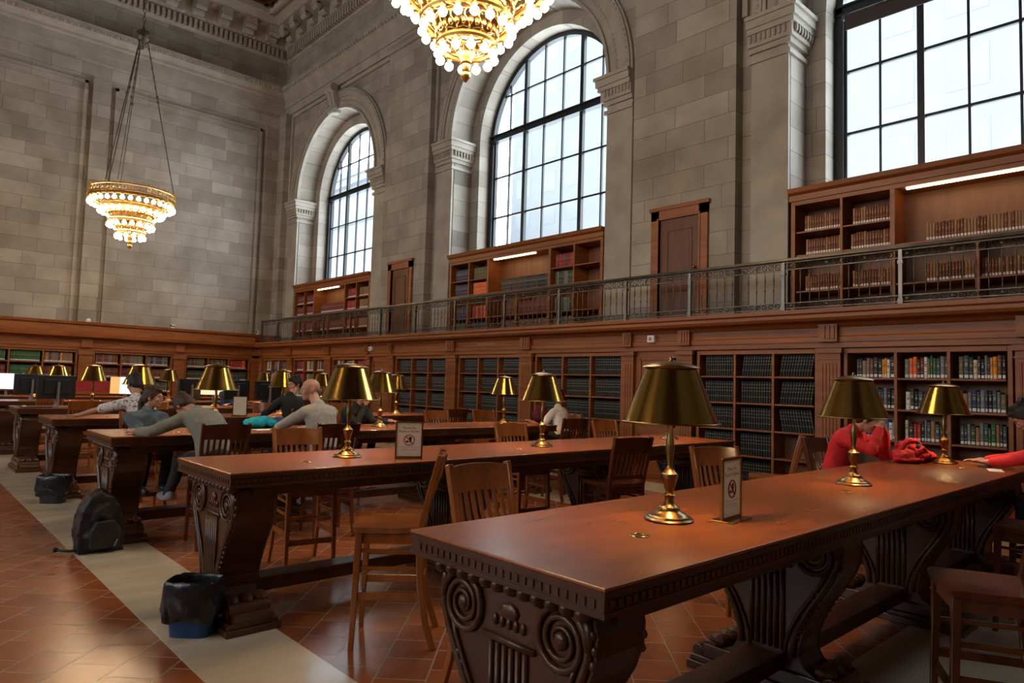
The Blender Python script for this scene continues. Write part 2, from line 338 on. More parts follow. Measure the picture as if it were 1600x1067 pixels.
for c in WC[:3]:
    b = MB(); n = 36      # archivolt, jamb pilasters, spandrel panels, impost capitals and keystone of one arch
    for (ra, rb, out) in ((R1, R1+.06, .10), (R1+.06, R1+.34, .05), (R1+.34, R1+.40, .09), (R1+.40, R1+.53, .11), (R1+.53, R2, .07)):
        for k in range(n):
            a0, a1 = PI*k/n, PI*(k+1)/n
            P = lambda r, a, x: (x, c + r*math.cos(a), ZS + r*math.sin(a))
            b.add([P(ra,a0,XS-out),P(rb,a0,XS-out),P(rb,a1,XS-out),P(ra,a1,XS-out)], [(0,1,2,3)])
            b.add([P(ra,a0,XS-out),P(ra,a1,XS-out),P(ra,a1,XS),P(ra,a0,XS)], [(0,1,2,3)])
            b.add([P(rb,a0,XS-out),P(rb,a1,XS-out),P(rb,a1,XS),P(rb,a0,XS)], [(0,1,2,3)])
    for k in range(72):   # carved enrichment on the archivolt
        a = PI*(k+.5)/72; r = R1+.47; b.sph((XS-.11, c + r*math.cos(a), ZS + r*math.sin(a)), (.025,.04,.04), 6, 4)
        r = R1+.2; b.sph((XS-.05, c + r*math.cos(a), ZS + r*math.sin(a)), (.02,.035,.05), 6, 4)
    for s in (-1, 1):
        y0, y1 = sorted((c+s*(R1-.0), c+s*R2)); b.box(XS-.05, XS+.02, y0, y1, 2.45, 6.6)
        for (z0, z1, o) in ((6.45,6.52,.04),(6.60,6.68,.05),(6.68,6.86,.09),(6.86,6.94,.13),(6.94,7.06,.16),(7.06,7.12,.19)):
            y0, y1 = sorted((c+s*(R1-o), c+s*(R2+.02))); b.box(XS-.05-o, XS+.52, y0, y1, z0, z1)
        for j in range(7):
            for (zz, o, rr) in ((6.80,.11,.045),):
                b.sph((XS-.05+j*.085, c+s*(R1-o), zz), (.03,.03,.07), 6, 5)
        for j in range(8): b.sph((XS-.05-.1, c+s*(R1+.02+j*.075), 6.80), (.03,.03,.07), 6, 5)
        # spandrel panel mouldings
        yo = c+s*2.96
        for (o1, o2) in ((0,.09),):
            b.box(XS-.07, XS+.01, yo-.045, yo+.045, 7.25, 10.05)
    b.box(XS-.07, XS+.01, c-2.96, c+2.96, 9.98, 10.08)
    # keystone scroll with drapery
    b.add([(XS-.16,c-.12,9.30),(XS-.16,c+.12,9.30),(XS-.34,c+.19,9.95),(XS-.34,c-.19,9.95),(XS,c-.12,9.30),(XS,c+.12,9.30),(XS,c+.19,9.95),(XS,c-.19,9.95)],
          [(0,1,2,3),(0,3,7,4),(1,5,6,2),(0,4,5,1),(3,2,6,7)])
    b.tube([(XS-.28,c-.21,9.98),(XS-.28,c+.21,9.98)], .13, 12); b.tube([(XS-.20,c-.14,9.34),(XS-.20,c+.14,9.34)], .08, 12)
    b.tube([(XS-.33,c+.05,9.95),(XS-.28,c-.03,9.7),(XS-.2,c+.02,9.4)], [.07,.05,.03], 8)
    struct(b.build('trim_%d' % ti, STONE)); ti += 1
# ---- windows
def window(n, c, X=XG):
    b = MB(); r = 1.99; mull = [-1.93+.02, -1.37, -.84, -.28, .28, .84, 1.37, 1.91]
    thick = {2: 1, 5: 1}
    A = arc(c, r, 36); A2 = arc(c, r-.10, 36)
    for k in range(36):
        b.add([(X-.06,*A[k]),(X-.06,*A[k+1]),(X-.06,*A2[k+1]),(X-.06,*A2[k])], [(0,1,2,3)])
        b.add([(X-.06,*A2[k]),(X-.06,*A2[k+1]),(X+.06,*A2[k+1]),(X+.06,*A2[k])], [(0,1,2,3)])
    for s in (-1, 1):
        y0, y1 = sorted((c+s*r, c+s*(r-.13))); b.box(X-.08, X+.08, y0, y1, 4.3, ZS)
        y0, y1 = sorted((c+s*(r-.13), c+s*(r-.17))); b.box(X-.03, X+.05, y0, y1, 4.3, ZS+.2)
    for i in range(1, 7):
        m_ = mull[i]; wv = .045 if i in thick else .017; zt = ZS + math.sqrt(max(0, (r-.05)**2 - m_*m_)); d = .05 if i in thick else .015
        b.box(X-d, X+.03, c+m_-wv, c+m_+wv, 4.3, zt)
    for z, hw in ((5.39,.020),(6.33,.020),(8.2,.018)):
        yw = r-.08 if z < ZS else math.sqrt((r-.05)**2 - (z-ZS)**2); b.box(X-.02, X+.03, c-yw, c+yw, z-hw, z+hw)
    b.box(X-.09, X+.06, c-r, c+r, 7.19, 7.23); b.box(X-.06, X+.05, c-r, c+r, 7.23, 7.32); b.box(X-.10, X+.05, c-r, c+r, 7.32, 7.35)
    b.box(X-.1, X+.1, c-r, c+r, 4.3, 4.42)
    o = struct(b.build('window_%d' % n, FRAMEB))
    g = MB(); P = [(c+r-.05, 4.35)] + arc(c, r-.05, 36) + [(c-r+.05, 4.35)]
    g.add([(X+.02, *p) for p in P], [tuple(range(len(P)))]); g.build('glass_pane', GLASS, o)
    return o
for i, c in enumerate(WC[:3]): window(i+1, c)
for i, c in enumerate((18.0, 10.07, 2.15)): window(4+i, c, XL-.9)
BLINDM = mat('blind_fabric', (.045,.036,.036), .8)
b = MB(); b.box(XG-.12, XG-.105, WC[2]-1.82, WC[2]+1.82, 6.93, 7.17); o = b.build('roller_blind', BLINDM)
tag(o, 'narrow dark roller blind lowered under the transom of the nearest window', 'blind')
MB().tube([(XG-.11, WC[2]-1.82, 7.145), (XG-.11, WC[2]+1.82, 7.145)], .022, 8).build('roller_tube', BLINDM, o)
# ---- gallery: entablature under it, slab, end cornice
FR = [(0,2.13),(.03,2.13),(.03,2.20),(.05,2.20),(.05,2.26),(.03,2.28),(.03,2.38),(.06,2.40),(.10,2.44),(.24,2.455),(.27,2.49),(.27,2.53),(.30,2.55),(.30,2.60),(0,2.60)]
b = MB(); molding(b, FR, 'y', YB, YE+.3, XW, -1); b.box(XW, XS+.5, YB, YE+.3, 2.42, 2.54); struct(b.build('trim_14', W_CASE))
FE = [(0,2.12),(.03,2.12),(.03,2.20),(.05,2.20),(.05,2.26),(.03,2.28),(.03,2.40),(.08,2.44),(.22,2.47),(.24,2.56),(.18,2.60),(.18,2.78),(.23,2.80),(.25,2.87),(0,2.87)]
b = MB(); molding(b, FE, 'x', XL, XW-.25, YE, -1); b.box(XL, XS, YE, YS+.1, 2.5, 2.87); struct(b.build('trim_15', W_CASE))
def pilaster(b, y0, y1, X=XW, zb=.12):
    b.box(X-.05, X+.45, y0, y1, zb, 1.98); b.box(X-.065, X, y0-.01, y1+.01, 1.98, 2.0); b.box(X-.05, X, y0, y1, 2.0, 2.06); b.box(X-.085, X, y0-.025, y1+.025, 2.06, 2.12)
    n = max(2, int((y1-y0-.06)/.04))
    for k in range(n):
        yy = y0 + .03 + (y1-y0-.06)*(k+.5)/n; b.tube([(X-.05, yy, .35), (X-.05, yy, 1.93)], .011, 6)
    b.box(X-.07, X, y0-.015, y1+.015, zb, .3)
    b.box(X-.10, X-.02, y0+.02, y1-.02, 2.20, 2.42)
    for k in range(3): b.box(X-.115, X-.1, y0+.05+k*(y1-y0-.1)/3, y0+.05+(k+.6)*(y1-y0-.1)/3, 2.24, 2.40)
# lower bays along the window wall: (y0, y1) openings; panels
BAYS = [(1.71, 3.43), (3.74, 5.50), (6.85, 8.86), (9.24, 11.10), (11.50, 13.45)]
BAYS += [(14.75, 16.45), (16.85, 18.75), (19.15, 20.85), (-.55, 1.35)]
PANELS = [(5.80, 6.60), (13.68, 14.50)]
b = MB()
pil = [(1.40,1.68),(3.45,3.72),(5.55,5.79),(6.61,6.82),(8.90,9.20),(11.14,11.46),(13.48,13.67),(14.51,14.72),(16.48,16.82),(18.78,19.12),(20.88,21.12),(-.9,-.58)]
for p in pil: pilaster(b, *p)
struct(b.build('trim_16', W_CASE))
b = MB()
for y0, y1 in PANELS:
    b.box(XW+.02, XW+.45, y0-.02, y1+.02, .1, 2.13)
    for (a, c_, d) in ((.06,.10,0),):
        for za, zb_ in ((.2,.85),(.98,2.02)):
            b.box(XW, XW+.03, y0+.07, y1-.07, za, za+.03); b.box(XW, XW+.03, y0+.07, y1-.07, zb_-.03, zb_)
            b.box(XW, XW+.03, y0+.07, y0+.10, za, zb_); b.box(XW, XW+.03, y1-.10, y1-.07, za, zb_)
for y0, y1 in BAYS: b.box(XW+.44, XW+.5, y0-.3, y1+.3, 0, 2.45)
struct(b.build('wall_panelling', W_CASE))
b = MB(); b.box(XW-.04, XW+.4, YB, YE+.2, 0, .13); struct(b.build('baseboard_right', MARBLE))
b = MB(); b.box(XL, XW, YE-.04, YE+.4, 0, .13); struct(b.build('baseboard_end', MARBLE))
# doors on the gallery
for i, c in enumerate((6.12, 14.05)):
    b = MB(); X = XS-.2
    b.box(X-.05, X+.02, c-.52, c-.37, 2.55, 4.43); b.box(X-.05, X+.02, c+.37, c+.52, 2.55, 4.43); b.box(X-.05, X+.02, c-.52, c+.52, 4.28, 4.45); b.box(X-.07, X+.02, c-.55, c+.55, 4.43, 4.49)
    b.box(X-.065, X+.02, c-.40, c-.37, 2.55, 4.31); b.box(X-.065, X+.02, c+.37, c+.40, 2.55, 4.31)
    o = struct(b.build('door_%d' % (i+1), W_CASE))
    d = MB(); d.box(X-.008, X+.015, c-.37, c+.37, 2.55, 4.28)
    d.box(X-.02, X, c-.22, c+.22, 4.08, 4.1); d.box(X-.02, X, c-.22, c+.22, 3.1, 3.12); d.box(X-.02, X, c-.235, c-.215, 3.1, 4.1); d.box(X-.02, X, c+.215, c+.235, 3.1, 4.1)
    d.box(X-.014, X, c-.18, c+.18, 3.18, 4.03)
    d.build('door_leaf', W_DOOR, o, bevel=.004)
    k = MB(); k.tube([(X-.05, c-.3, 3.45), (X, c-.3, 3.45)], .012, 8); k.sph((X-.06, c-.3, 3.45), .028); k.build('door_handle', BRASS, o, smooth=True)
# ---------------------------------------------------------------- railing
rail = empty('gallery_railing', (8.5, 10, 2.6), label='dark iron gallery railing with thin balusters running above the lower bookcases', cat='railing')
def rel(o): o.location = tuple(-q for q in rail.location); return o
RX = 8.5; ry0, ry1 = -1.2, 20.55
o = rel(MB().prism([(RX-.035,3.24),(RX-.025,3.275),(RX+.025,3.275),(RX+.035,3.24),(RX+.02,3.225),(RX-.02,3.225)], 'y', ry0, ry1).build('handrail', IRONL, rail))
def frieze(z0, z1):
    b = MB(); b.box(RX-.012, RX+.012, ry0, ry1, z0, z0+.012); b.box(RX-.012, RX+.012, ry0, ry1, z1-.012, z1)
    y = ry0 + .05; zc = (z0+z1)/2; hh = (z1-z0)/2 - .012; k = 0
    while y < ry1 - .05:
        nn = 8 if y < 12 else 5
        pts = [(RX, y + .035*math.cos(t*PI*2/nn)*(1), zc + hh*.9*math.sin(t*PI*2/nn)) for t in range(nn+1)]
        b.tube(pts, .006, 4, caps=False); b.tube([(RX, y-.045, z0), (RX, y+.045, z1)] if k % 2 else [(RX, y-.045, z1), (RX, y+.045, z0)], .005, 4, caps=False)
        if k % 5 == 2: b.sph((RX-.015, y, zc), (.012,.022,.022), 8, 5)
        y += .09; k += 1
    return b
rel(frieze(3.12, 3.225).build('top_scrollwork', IRON, rail)); rel(frieze(2.62, 2.70).build('bottom_scrollwork', IRON, rail))
bal = MB().lathe([(.004,0),(.006,.02),(.0095,.03),(.006,.04),(.006,.16),(.012,.175),(.006,.19),(.006,.24),(.011,.30),(.006,.37),(.005,.42),(.004,.425)], n=6)
balm = bal.mesh('baluster', IRON, True)
ys = []; y = 1.5
while y < ry1 - .1: ys.append(y); y += .118
posts = [y_ for y_ in (-.2, 1.28, 2.70, 4.08, 5.47, 6.62, 8.05, 9.45, 10.95, 12.35, 13.75, 15.15, 16.55, 17.95, 19.35, 20.5)]
ys = [y for y in ys if min(abs(y-p) for p in posts) > .05]
for y in ys[:100]:
    o = bpy.data.objects.new('baluster', balm); C.objects.link(o); o.parent = rail; o.location = (RX-8.5, y-10, .098)
b = MB()
for y in ys[100:] + [q*.118-1.2 for q in range(22)]: b.lathe([(.005,0),(.006,.16),(.011,.175),(.006,.19),(.010,.30),(.005,.425)], (RX, y, 2.698), 5)
o = rel(b.build('balusters', IRON, rail, smooth=True)); o['kind'] = 'stuff'
for y in posts:
    b = MB(); b.box(RX-.02, RX+.02, y-.02, y+.02, 2.60, 3.23); b.box(RX-.028, RX+.028, y-.028, y+.028, 2.60, 2.66); b.box(RX-.028, RX+.028, y-.028, y+.028, 3.06, 3.10)
    rel(b.build('post', IRONL, rail))
# ---------------------------------------------------------------- books
def bookmat(name, c, band=None): return noisy('book_cloth_'+name, c, tuple(min(1, q*1.35+.004) for q in c), 9, .55)
BC = {k: bookmat(k, c) for k, c in dict(black=(.011,.013,.013), orange=(.85,.16,.03), amber=(.78,.30,.03), navy=(.02,.035,.10), blue=(.015,.10,.45), green=(.012,.13,.05),
      darkgreen=(.02,.06,.035), red=(.42,.02,.02), maroon=(.15,.015,.03), grey=(.16,.17,.19), slate=(.05,.075,.09), cream=(.62,.54,.38), brown=(.17,.045,.02), teal=(.02,.22,.25), olive=(.12,.11,.05), tan=(.32,.16,.07), charcoal=(.035,.035,.04), pink=(.55,.16,.18), white=(.75,.72,.66)).items()}
B_GOLD = mat('gilt_lettering', (.30,.18,.08), .5, .2); B_PALE = mat('pale_lettering', (.30,.31,.28), .6)
def book_geo(b, x, y, z, d, t, h, axis, mi=(0,1,2), label=True, bands=1, tilt=0, tlab=.0):
    """book with spine facing the room; axis 'y' : spine towards -x, thickness along y; axis 'x': spine towards -y, thickness along x"""
    def T(u, v, w_):          # u depth (0 = spine), v thickness (0..t), w height
        v2 = v + w_*tilt; w2 = w_
        return (x+u, y+v2, z+w2) if axis == 'y' else (x+v2, y+u, z+w2)
    def bx(u0, u1, v0, v1, w0, w1, m_):
        V = [T(u0,v0,w0),T(u1,v0,w0),T(u1,v1,w0),T(u0,v1,w0),T(u0,v0,w1),T(u1,v0,w1),T(u1,v1,w1),T(u0,v1,w1)]
        b.add(V, [(0,3,2,1),(4,5,6,7),(0,1,5,4),(1,2,6,5),(2,3,7,6),(3,0,4,7)], m_)
    r = min(.012, t*.33); c_ = .0025
    # rounded spine strip + boards
    V = []; prof = [(r, 0), (r*.3, t*.18), (0, t*.5), (r*.3, t*.82), (r, t)]
    for w_ in (0, h): V += [T(u, v, w_) for u, v in prof]
    b.add(V, [(i, i+1, i+6, i+5) for i in range(4)] + [(4,3,2,1,0), (5,6,7,8,9)], mi[0])
    bx(r, d, 0, c_, 0, h, mi[0]); bx(r, d, t-c_, t, 0, h, mi[0]); bx(r, d-.006, c_, t-c_, .003, h-.005, mi[1])
    if label: bx(-.0006, r, t*.12, t*.88, .012, .012+min(.035, h*.14), mi[2])
    if bands:
        for wz in ([.78,.30] if bands == 1 else [.85,.70,.55,.28]):
            bx(-.0006, r, t*.1, t*.9, h*wz, h*wz+.006, mi[3])
        if bands == 1: bx(-.0006, r, t*.25, t*.75, h*.55, h*.7, mi[3])
STUFF = MB(); SMATS = [PAPER, B_GOLD, B_PALE, WHITE] + list(BC.values()); SIX = {k: 4+i for i, k in enumerate(BC)}
CREAM = mat('page_edges', (.55,.48,.36), .8)
NIND = [0]
def shelf_books(axis, a0, a1, depth0, z, hgt, cols, style, where=None, fill=1.0, label=True, tilt=0, tmin=.028, tmax=.045, start=0, jit=.015, bands=1, right_label=None):
    """row of books from a0 to a1 along the wall; where = text for labels -> individual objects"""
    a = a0 + start; rows = []; lim = a0 + (a1-a0)*fill
    i = 0
    tl = tilt
    if tl > 0: lim -= hgt*tl
    if tl < 0: a += hgt*(-tl)
    while True:
        t = random.uniform(tmin, tmax)
        if a + t > lim: break
        col = cols(i) if callable(cols) else random.choice(cols)
        h = hgt*(1 - random.uniform(0, jit)); rows.append((a, t, h, col)); a += t + (.0045 if col == 'black' else .0015); i += 1
    n = len(rows)
    for k, (a, t, h, col) in enumerate(rows):
        d = .17
        band_i = 2 if col in ('black',) else 1
        if where and NIND[0] < 300:
            b = MB(); book_geo(b, 0, 0, 0, d, t, h, axis, (0,1,2,3), label=label, bands=bands, tilt=tl)
            o = b.build('book', [BC[col], CREAM, WHITE, B_PALE if col in ('black','charcoal','slate','grey') else B_GOLD])
            o.location = (depth0, a, z) if axis == 'y' else (a, depth0, z); NIND[0] += 1
            if right_label: tag(o, right_label(k, n, col, t, h), 'book', where)
            else: tag(o, where[0], 'book', where[1])
        else:
            px = (depth0, a) if axis == 'y' else (a, depth0)
            book_geo(STUFF, px[0], px[1], z, d, t, h, axis, (SIX[col], 0, 3, band_i), label=label, bands=bands, tilt=tl)
ORD = ['first','second','third','fourth','fifth','sixth','seventh','eighth','ninth','tenth','eleventh','twelfth','thirteenth','fourteenth','fifteenth','sixteenth','seventeenth','eighteenth','nineteenth','twentieth','twenty-first','twenty-second','twenty-third','twenty-fourth']
def bookcase(y0, y1, ncol, shelves, label, X=XW, depth=.34, z0=.13, z1=2.12, frame=.045, group=None, wide_mid=False, light=False, axis='y'):
    """open built-in bookcase; returns columns (a,b)"""
    root = empty('bookcase', (X, (y0+y1)/2, 0) if axis == 'y' else ((y0+y1)/2, X, 0), label=label, cat='bookcase', group=group)
    L = tuple(-q for q in root.location)
    def bx(b, u0, u1, v0, v1, w0, w1): b.box(X+u0, X+u1, v0, v1, w0, w1) if axis == 'y' else b.box(v0, v1, X+u0, X+u1, w0, w1)
    def part(n, *a, m_=W_CASE, bev=.004):
        b = MB(); bx(b, *a); o = b.build(n, m_, root, bevel=bev); o.location = L; return o
    part('side_panel', .0, depth, y0, y0+frame, z0, z1); part('side_panel', .0, depth, y1-frame, y1, z0, z1)
    part('back_panel', depth-.02, depth, y0+frame, y1-frame, z0, z1, m_=W_BACK); part('top_rail', .0, depth, y0+frame, y1-frame, z1-.06, z1)
    part('plinth', .0, depth, y0+frame, y1-frame, z0, z0+.1)
    cw = []
    if ncol == 5:
        q = (y1-y0-2*frame); e = [0,.145,.29,.71,.855,1.0]; edges = [y0+frame+q*t for t in e]
    else: edges = [y0+frame+(y1-y0-2*frame)*k/ncol for k in range(ncol+1)]
    for k in range(1, ncol):
        wd = .03 if (ncol == 5 and k in (2, 3)) else .018
        part('divider', -.002, depth-.02, edges[k]-wd, edges[k]+wd, z0+.1, z1-.06)
    for k in range(ncol):
        for z in shelves:
            if ncol == 5 and k == 2 and z > 3.3: continue
            part('shelf', .008, depth-.02, edges[k]+.015, edges[k+1]-.015, z-.022, z, bev=.002)
    if light:
        m2 = (edges[2]+edges[3])/2; part('divider', -.002, depth-.02, m2-.02, m2+.02, z0+.1, 3.46); part('shelf', .008, depth-.02, edges[2]+.015, edges[3]-.015, 3.45, 3.475)
        b = MB(); a, c_ = edges[2]+.45, edges[3]-.15; bx(b, .03, .075, a, c_, z1-.085, z1-.062); o = b.build('light_tube', TUBEM, root); o.location = L
    return edges
# lower bookcases on the window wall. BAYS[0] colourful, BAYS[1] black bound
XB = XW + .07
SH = [.68, 1.035, 1.395, 1.76]
e = bookcase(*BAYS[0], 3, SH, 'built-in oak bookcase of mixed colourful library books behind the woman in red')
names_s = {1.76: 'top', 1.395: 'second', 1.035: 'third', .68: 'fourth'}
colname = ['right', 'middle', 'left']
PAL = {(1.76,2): ['cream','black','maroon','navy','slate','charcoal','tan','grey','brown','charcoal','black','amber','amber','white','black'],
       (1.76,1): ['navy','black','orange','grey','orange','orange','charcoal','maroon','white','olive','green','green','slate','grey','charcoal'],
       (1.76,0): ['charcoal','grey','black','olive','slate','darkgreen','cream','charcoal','black','grey','navy','amber','amber','brown','black'],
       (1.395,2): ['navy','navy','blue','slate','black','black','red','brown','white','charcoal','slate','navy','grey','black','black'],
       (1.395,1): ['pink','cream','maroon','pink','white','charcoal','black','slate','black','grey','navy','black','brown','olive','black'],
       (1.395,0): ['slate','maroon','maroon','black','olive','tan','grey','navy','slate','grey','navy','black','slate','grey','olive'],
       (1.035,2): ['blue','blue','teal','blue','pink','white','black','slate','black','blue','blue','teal','blue','white','grey'],
       (1.035,1): ['green','tan','pink','slate','cream','black','red','red','black','grey','slate','tan','slate','charcoal','black'],
       (1.035,0): ['charcoal','orange','black','slate','charcoal','grey','darkgreen','tan','grey','slate','green','green','tan','charcoal','slate']}
for z in (1.76, 1.395, 1.035):
    for k in range(3):
        pal = PAL[(z, k)][::-1]
        def rl(i, n, col, t, h, z=z, k=k):
            return '%s %s book, %s shelf, %s column of the colourful bookcase, %s from its left' % ('slim' if t < .03 else 'thick' if t > .042 else 'plain', {'darkgreen':'dark green'}.get(col, col), names_s[z], colname[k], ORD[min(n-1-i, 23)])
        shelf_books('y', e[k]+.03, e[k+1]-.03, XB, z, .265 if z == 1.76 else .25, lambda i, pal=pal: pal[i % len(pal)], 0, where='mixed books in the colourful bookcase', fill=.93, right_label=rl, tmin=.022, tmax=.05, jit=.22)
e = bookcase(*BAYS[1], 3, SH, 'built-in oak bookcase of black bound volumes behind the tall brass lamp')
for z, nm in ((1.76,'top'), (1.395,'second'), (1.035,'third'), (.68,'fourth'), (.30,'bottom')):
    for k in range(3):
        if k == 0 and z < 1.0: continue
        tl = {(1.76,1): -.12, (1.76,0): -.16, (1.395,0): -.14, (1.035,0): .16}.get((z, k), 0)
        shelf_books('y', e[k]+.03, e[k+1]-.03, XB, z, .295, ['black'], 0, where=('black bound volume, %s shelf, %s column of the bookcase behind the tall brass lamp' % (nm, colname[k]), 'black volumes on the %s shelf, %s column' % (nm, colname[k])), fill=.97, label=False, tilt=tl, tmin=.030, tmax=.034, jit=.01, bands=2)
LOWL = ['built-in oak bookcase right of the pilaster with dark volumes, behind the person in white', 'built-in oak bookcase of dark volumes under the gilt lettering', 'built-in oak bookcase of dark greenish volumes right of the far wooden panel',
        'built-in oak bookcase behind the large brass lamp, left of the far wooden panel', 'built-in oak bookcase of red and grey books behind the bald man', 'built-in oak bookcase nearest the room corner with red books', 'built-in oak bookcase at the right edge of the view, last along the wall']
for q, bay in enumerate(BAYS[2:]):
    e = bookcase(*bay, 3, SH, LOWL[q])
    far = q >= 3
    for z in ([1.76, 1.395, 1.035, .68] if q < 4 else [1.76, 1.395, 1.035]):
        for k in range(3):
            cols = ['black'] if not far else random.choice([['red','maroon'], ['olive','grey','cream'], ['maroon','charcoal','cream'], ['brown','slate','charcoal']])
            if q == 0 and k == 2 and z == 1.76: tl = .12
            else: tl = 0
            shelf_books('y', e[k]+.03, e[k+1]-.03, XB, z, .295 if q != 2 else .28, cols, 0, fill=.98, label=far, tilt=tl, tmin=.030, tmax=.036, bands=2, jit=.02 if not far else .12)
# upper bookcases, one under each window
UL = ['gallery bookcase of crimson volumes under the farthest window', 'gallery bookcase of navy, orange, red and green volumes under the middle window', 'gallery bookcase of brown leather volumes under the nearest window']
for wi, c in enumerate(WC[:3]):
    e = bookcase(c-2.24, c+2.24, 5, [2.97, 3.48, 3.81], UL[wi], X=XS-.04, depth=.42, z0=2.54, z1=4.25, frame=.06, light=True)
    b = MB(); X = XS-.04; b.prism([(X, 4.25),(X-.02,4.25),(X-.02,4.33),(X-.07,4.36),(X-.09,4.42),(X+.5,4.42),(X+.5,4.25)], 'y', c-2.26, c+2.26)
    o = b.build('cornice', W_CASE); o.parent = [r for r in bpy.data.objects if r.get('label') == UL[wi]][0]; o.location = tuple(-q for q in o.parent.location)
    for k in range(5):
        for z in (2.97, 3.48, 3.81, 2.65):
            a0, a1 = e[k]+.035, e[k+1]-.035; fill = .97
            if wi == 2:
                if z == 2.65: continue
                cols = ['brown','brown','brown','tan']; hg = .23; tm = (.028,.036); lb = True; jit = .1; fill = .9
                if k == 2 and z == 3.81: continue
            elif wi == 1:
                tb = {4: ['navy'], 3: ['orange'] if z < 3.7 else ['olive'], 2: ['charcoal','black'] if z > 3 else ['brown'], 1: ['maroon','red'] if z > 3.7 else ['darkgreen','grey'], 0: []}
                cols = tb[k]; hg = .26; tm = (.04,.05); lb = False; jit = .02
                if k == 2 and z in (3.81,): continue
                if z == 2.65 and k > 2: cols = ['navy','olive']
                if z == 2.97 and k in (2, 3): cols = ['red','orange'] if k == 3 else ['maroon','brown']
                if not cols: continue
            else:
                cols = {4: ['maroon'], 3: ['maroon'], 2: ['maroon'], 1: ['red','maroon'], 0: ['tan','olive']}[k]; hg = .25; tm = (.035,.045); lb = True; jit = .03
                if z == 2.65: continue
                if k == 2 and z == 3.81: continue
            wide = k == 2
            zz = z
            shelf_books('y', a0, a1, XS+.03, zz, hg if not (z == 2.65) else .22, cols, 0, fill=(fill if not wide else .82), label=lb, tmin=tm[0], tmax=tm[1], jit=jit, bands=1)
# end wall bookcases
EL = [(-.75,1.25),(1.6,3.84),(4.20,6.20),(6.54,8.46)]
ELn = ['end-wall oak bookcase, hidden part at the far left edge', 'end-wall oak bookcase with a row of bright green volumes', 'end-wall oak bookcase of grey and brown volumes left of centre', 'end-wall oak bookcase of dark and red books next to the room corner']
b = MB()
for (x0, x1) in ((-1.1,-.77),(1.27,1.58),(3.86,4.18),(6.22,6.52),(8.48,8.72)):
    b.box(x0, x1, YE-.05, YE+.4, .12, 2.0); b.box(x0-.02, x1+.02, YE-.08, YE+.1, 2.0, 2.12); b.box(x0+.05, x1-.05, YE-.065, YE, .3, 1.9); b.box(x0+.03, x1-.03, YE-.1, YE, 2.2, 2.42)
struct(b.build('trim_17', W_CASE))
for q, (x0, x1) in enumerate(EL):
    if q == 0: continue
    e = bookcase(x0, x1, 3, [.68,1.05,1.42,1.78], ELn[q], X=YE, axis='x')
    for k in range(3):
        for z in (1.78, 1.42, 1.05):
            if q == 1: cols = ['green'] if (k < 2 and z == 1.78) or (k == 1 and z == 1.42) else ['amber','tan','grey','charcoal'] if z == 1.78 else ['maroon','brown']
            elif q == 2: cols = ['olive','grey','brown'] if k < 2 else ['slate','grey','navy']
            else: cols = ['charcoal','olive'] if k < 2 else ['red','orange']
            if q == 2 and z == 1.42: cols = ['brown','maroon','charcoal']
            if q == 3 and z == 1.42: cols = ['darkgreen','charcoal']
            shelf_books('x', e[k]+.03, e[k+1]-.03, YE+.05, z, .26, cols, 0, fill=.97, label=True, tmin=.032, tmax=.042, bands=1)
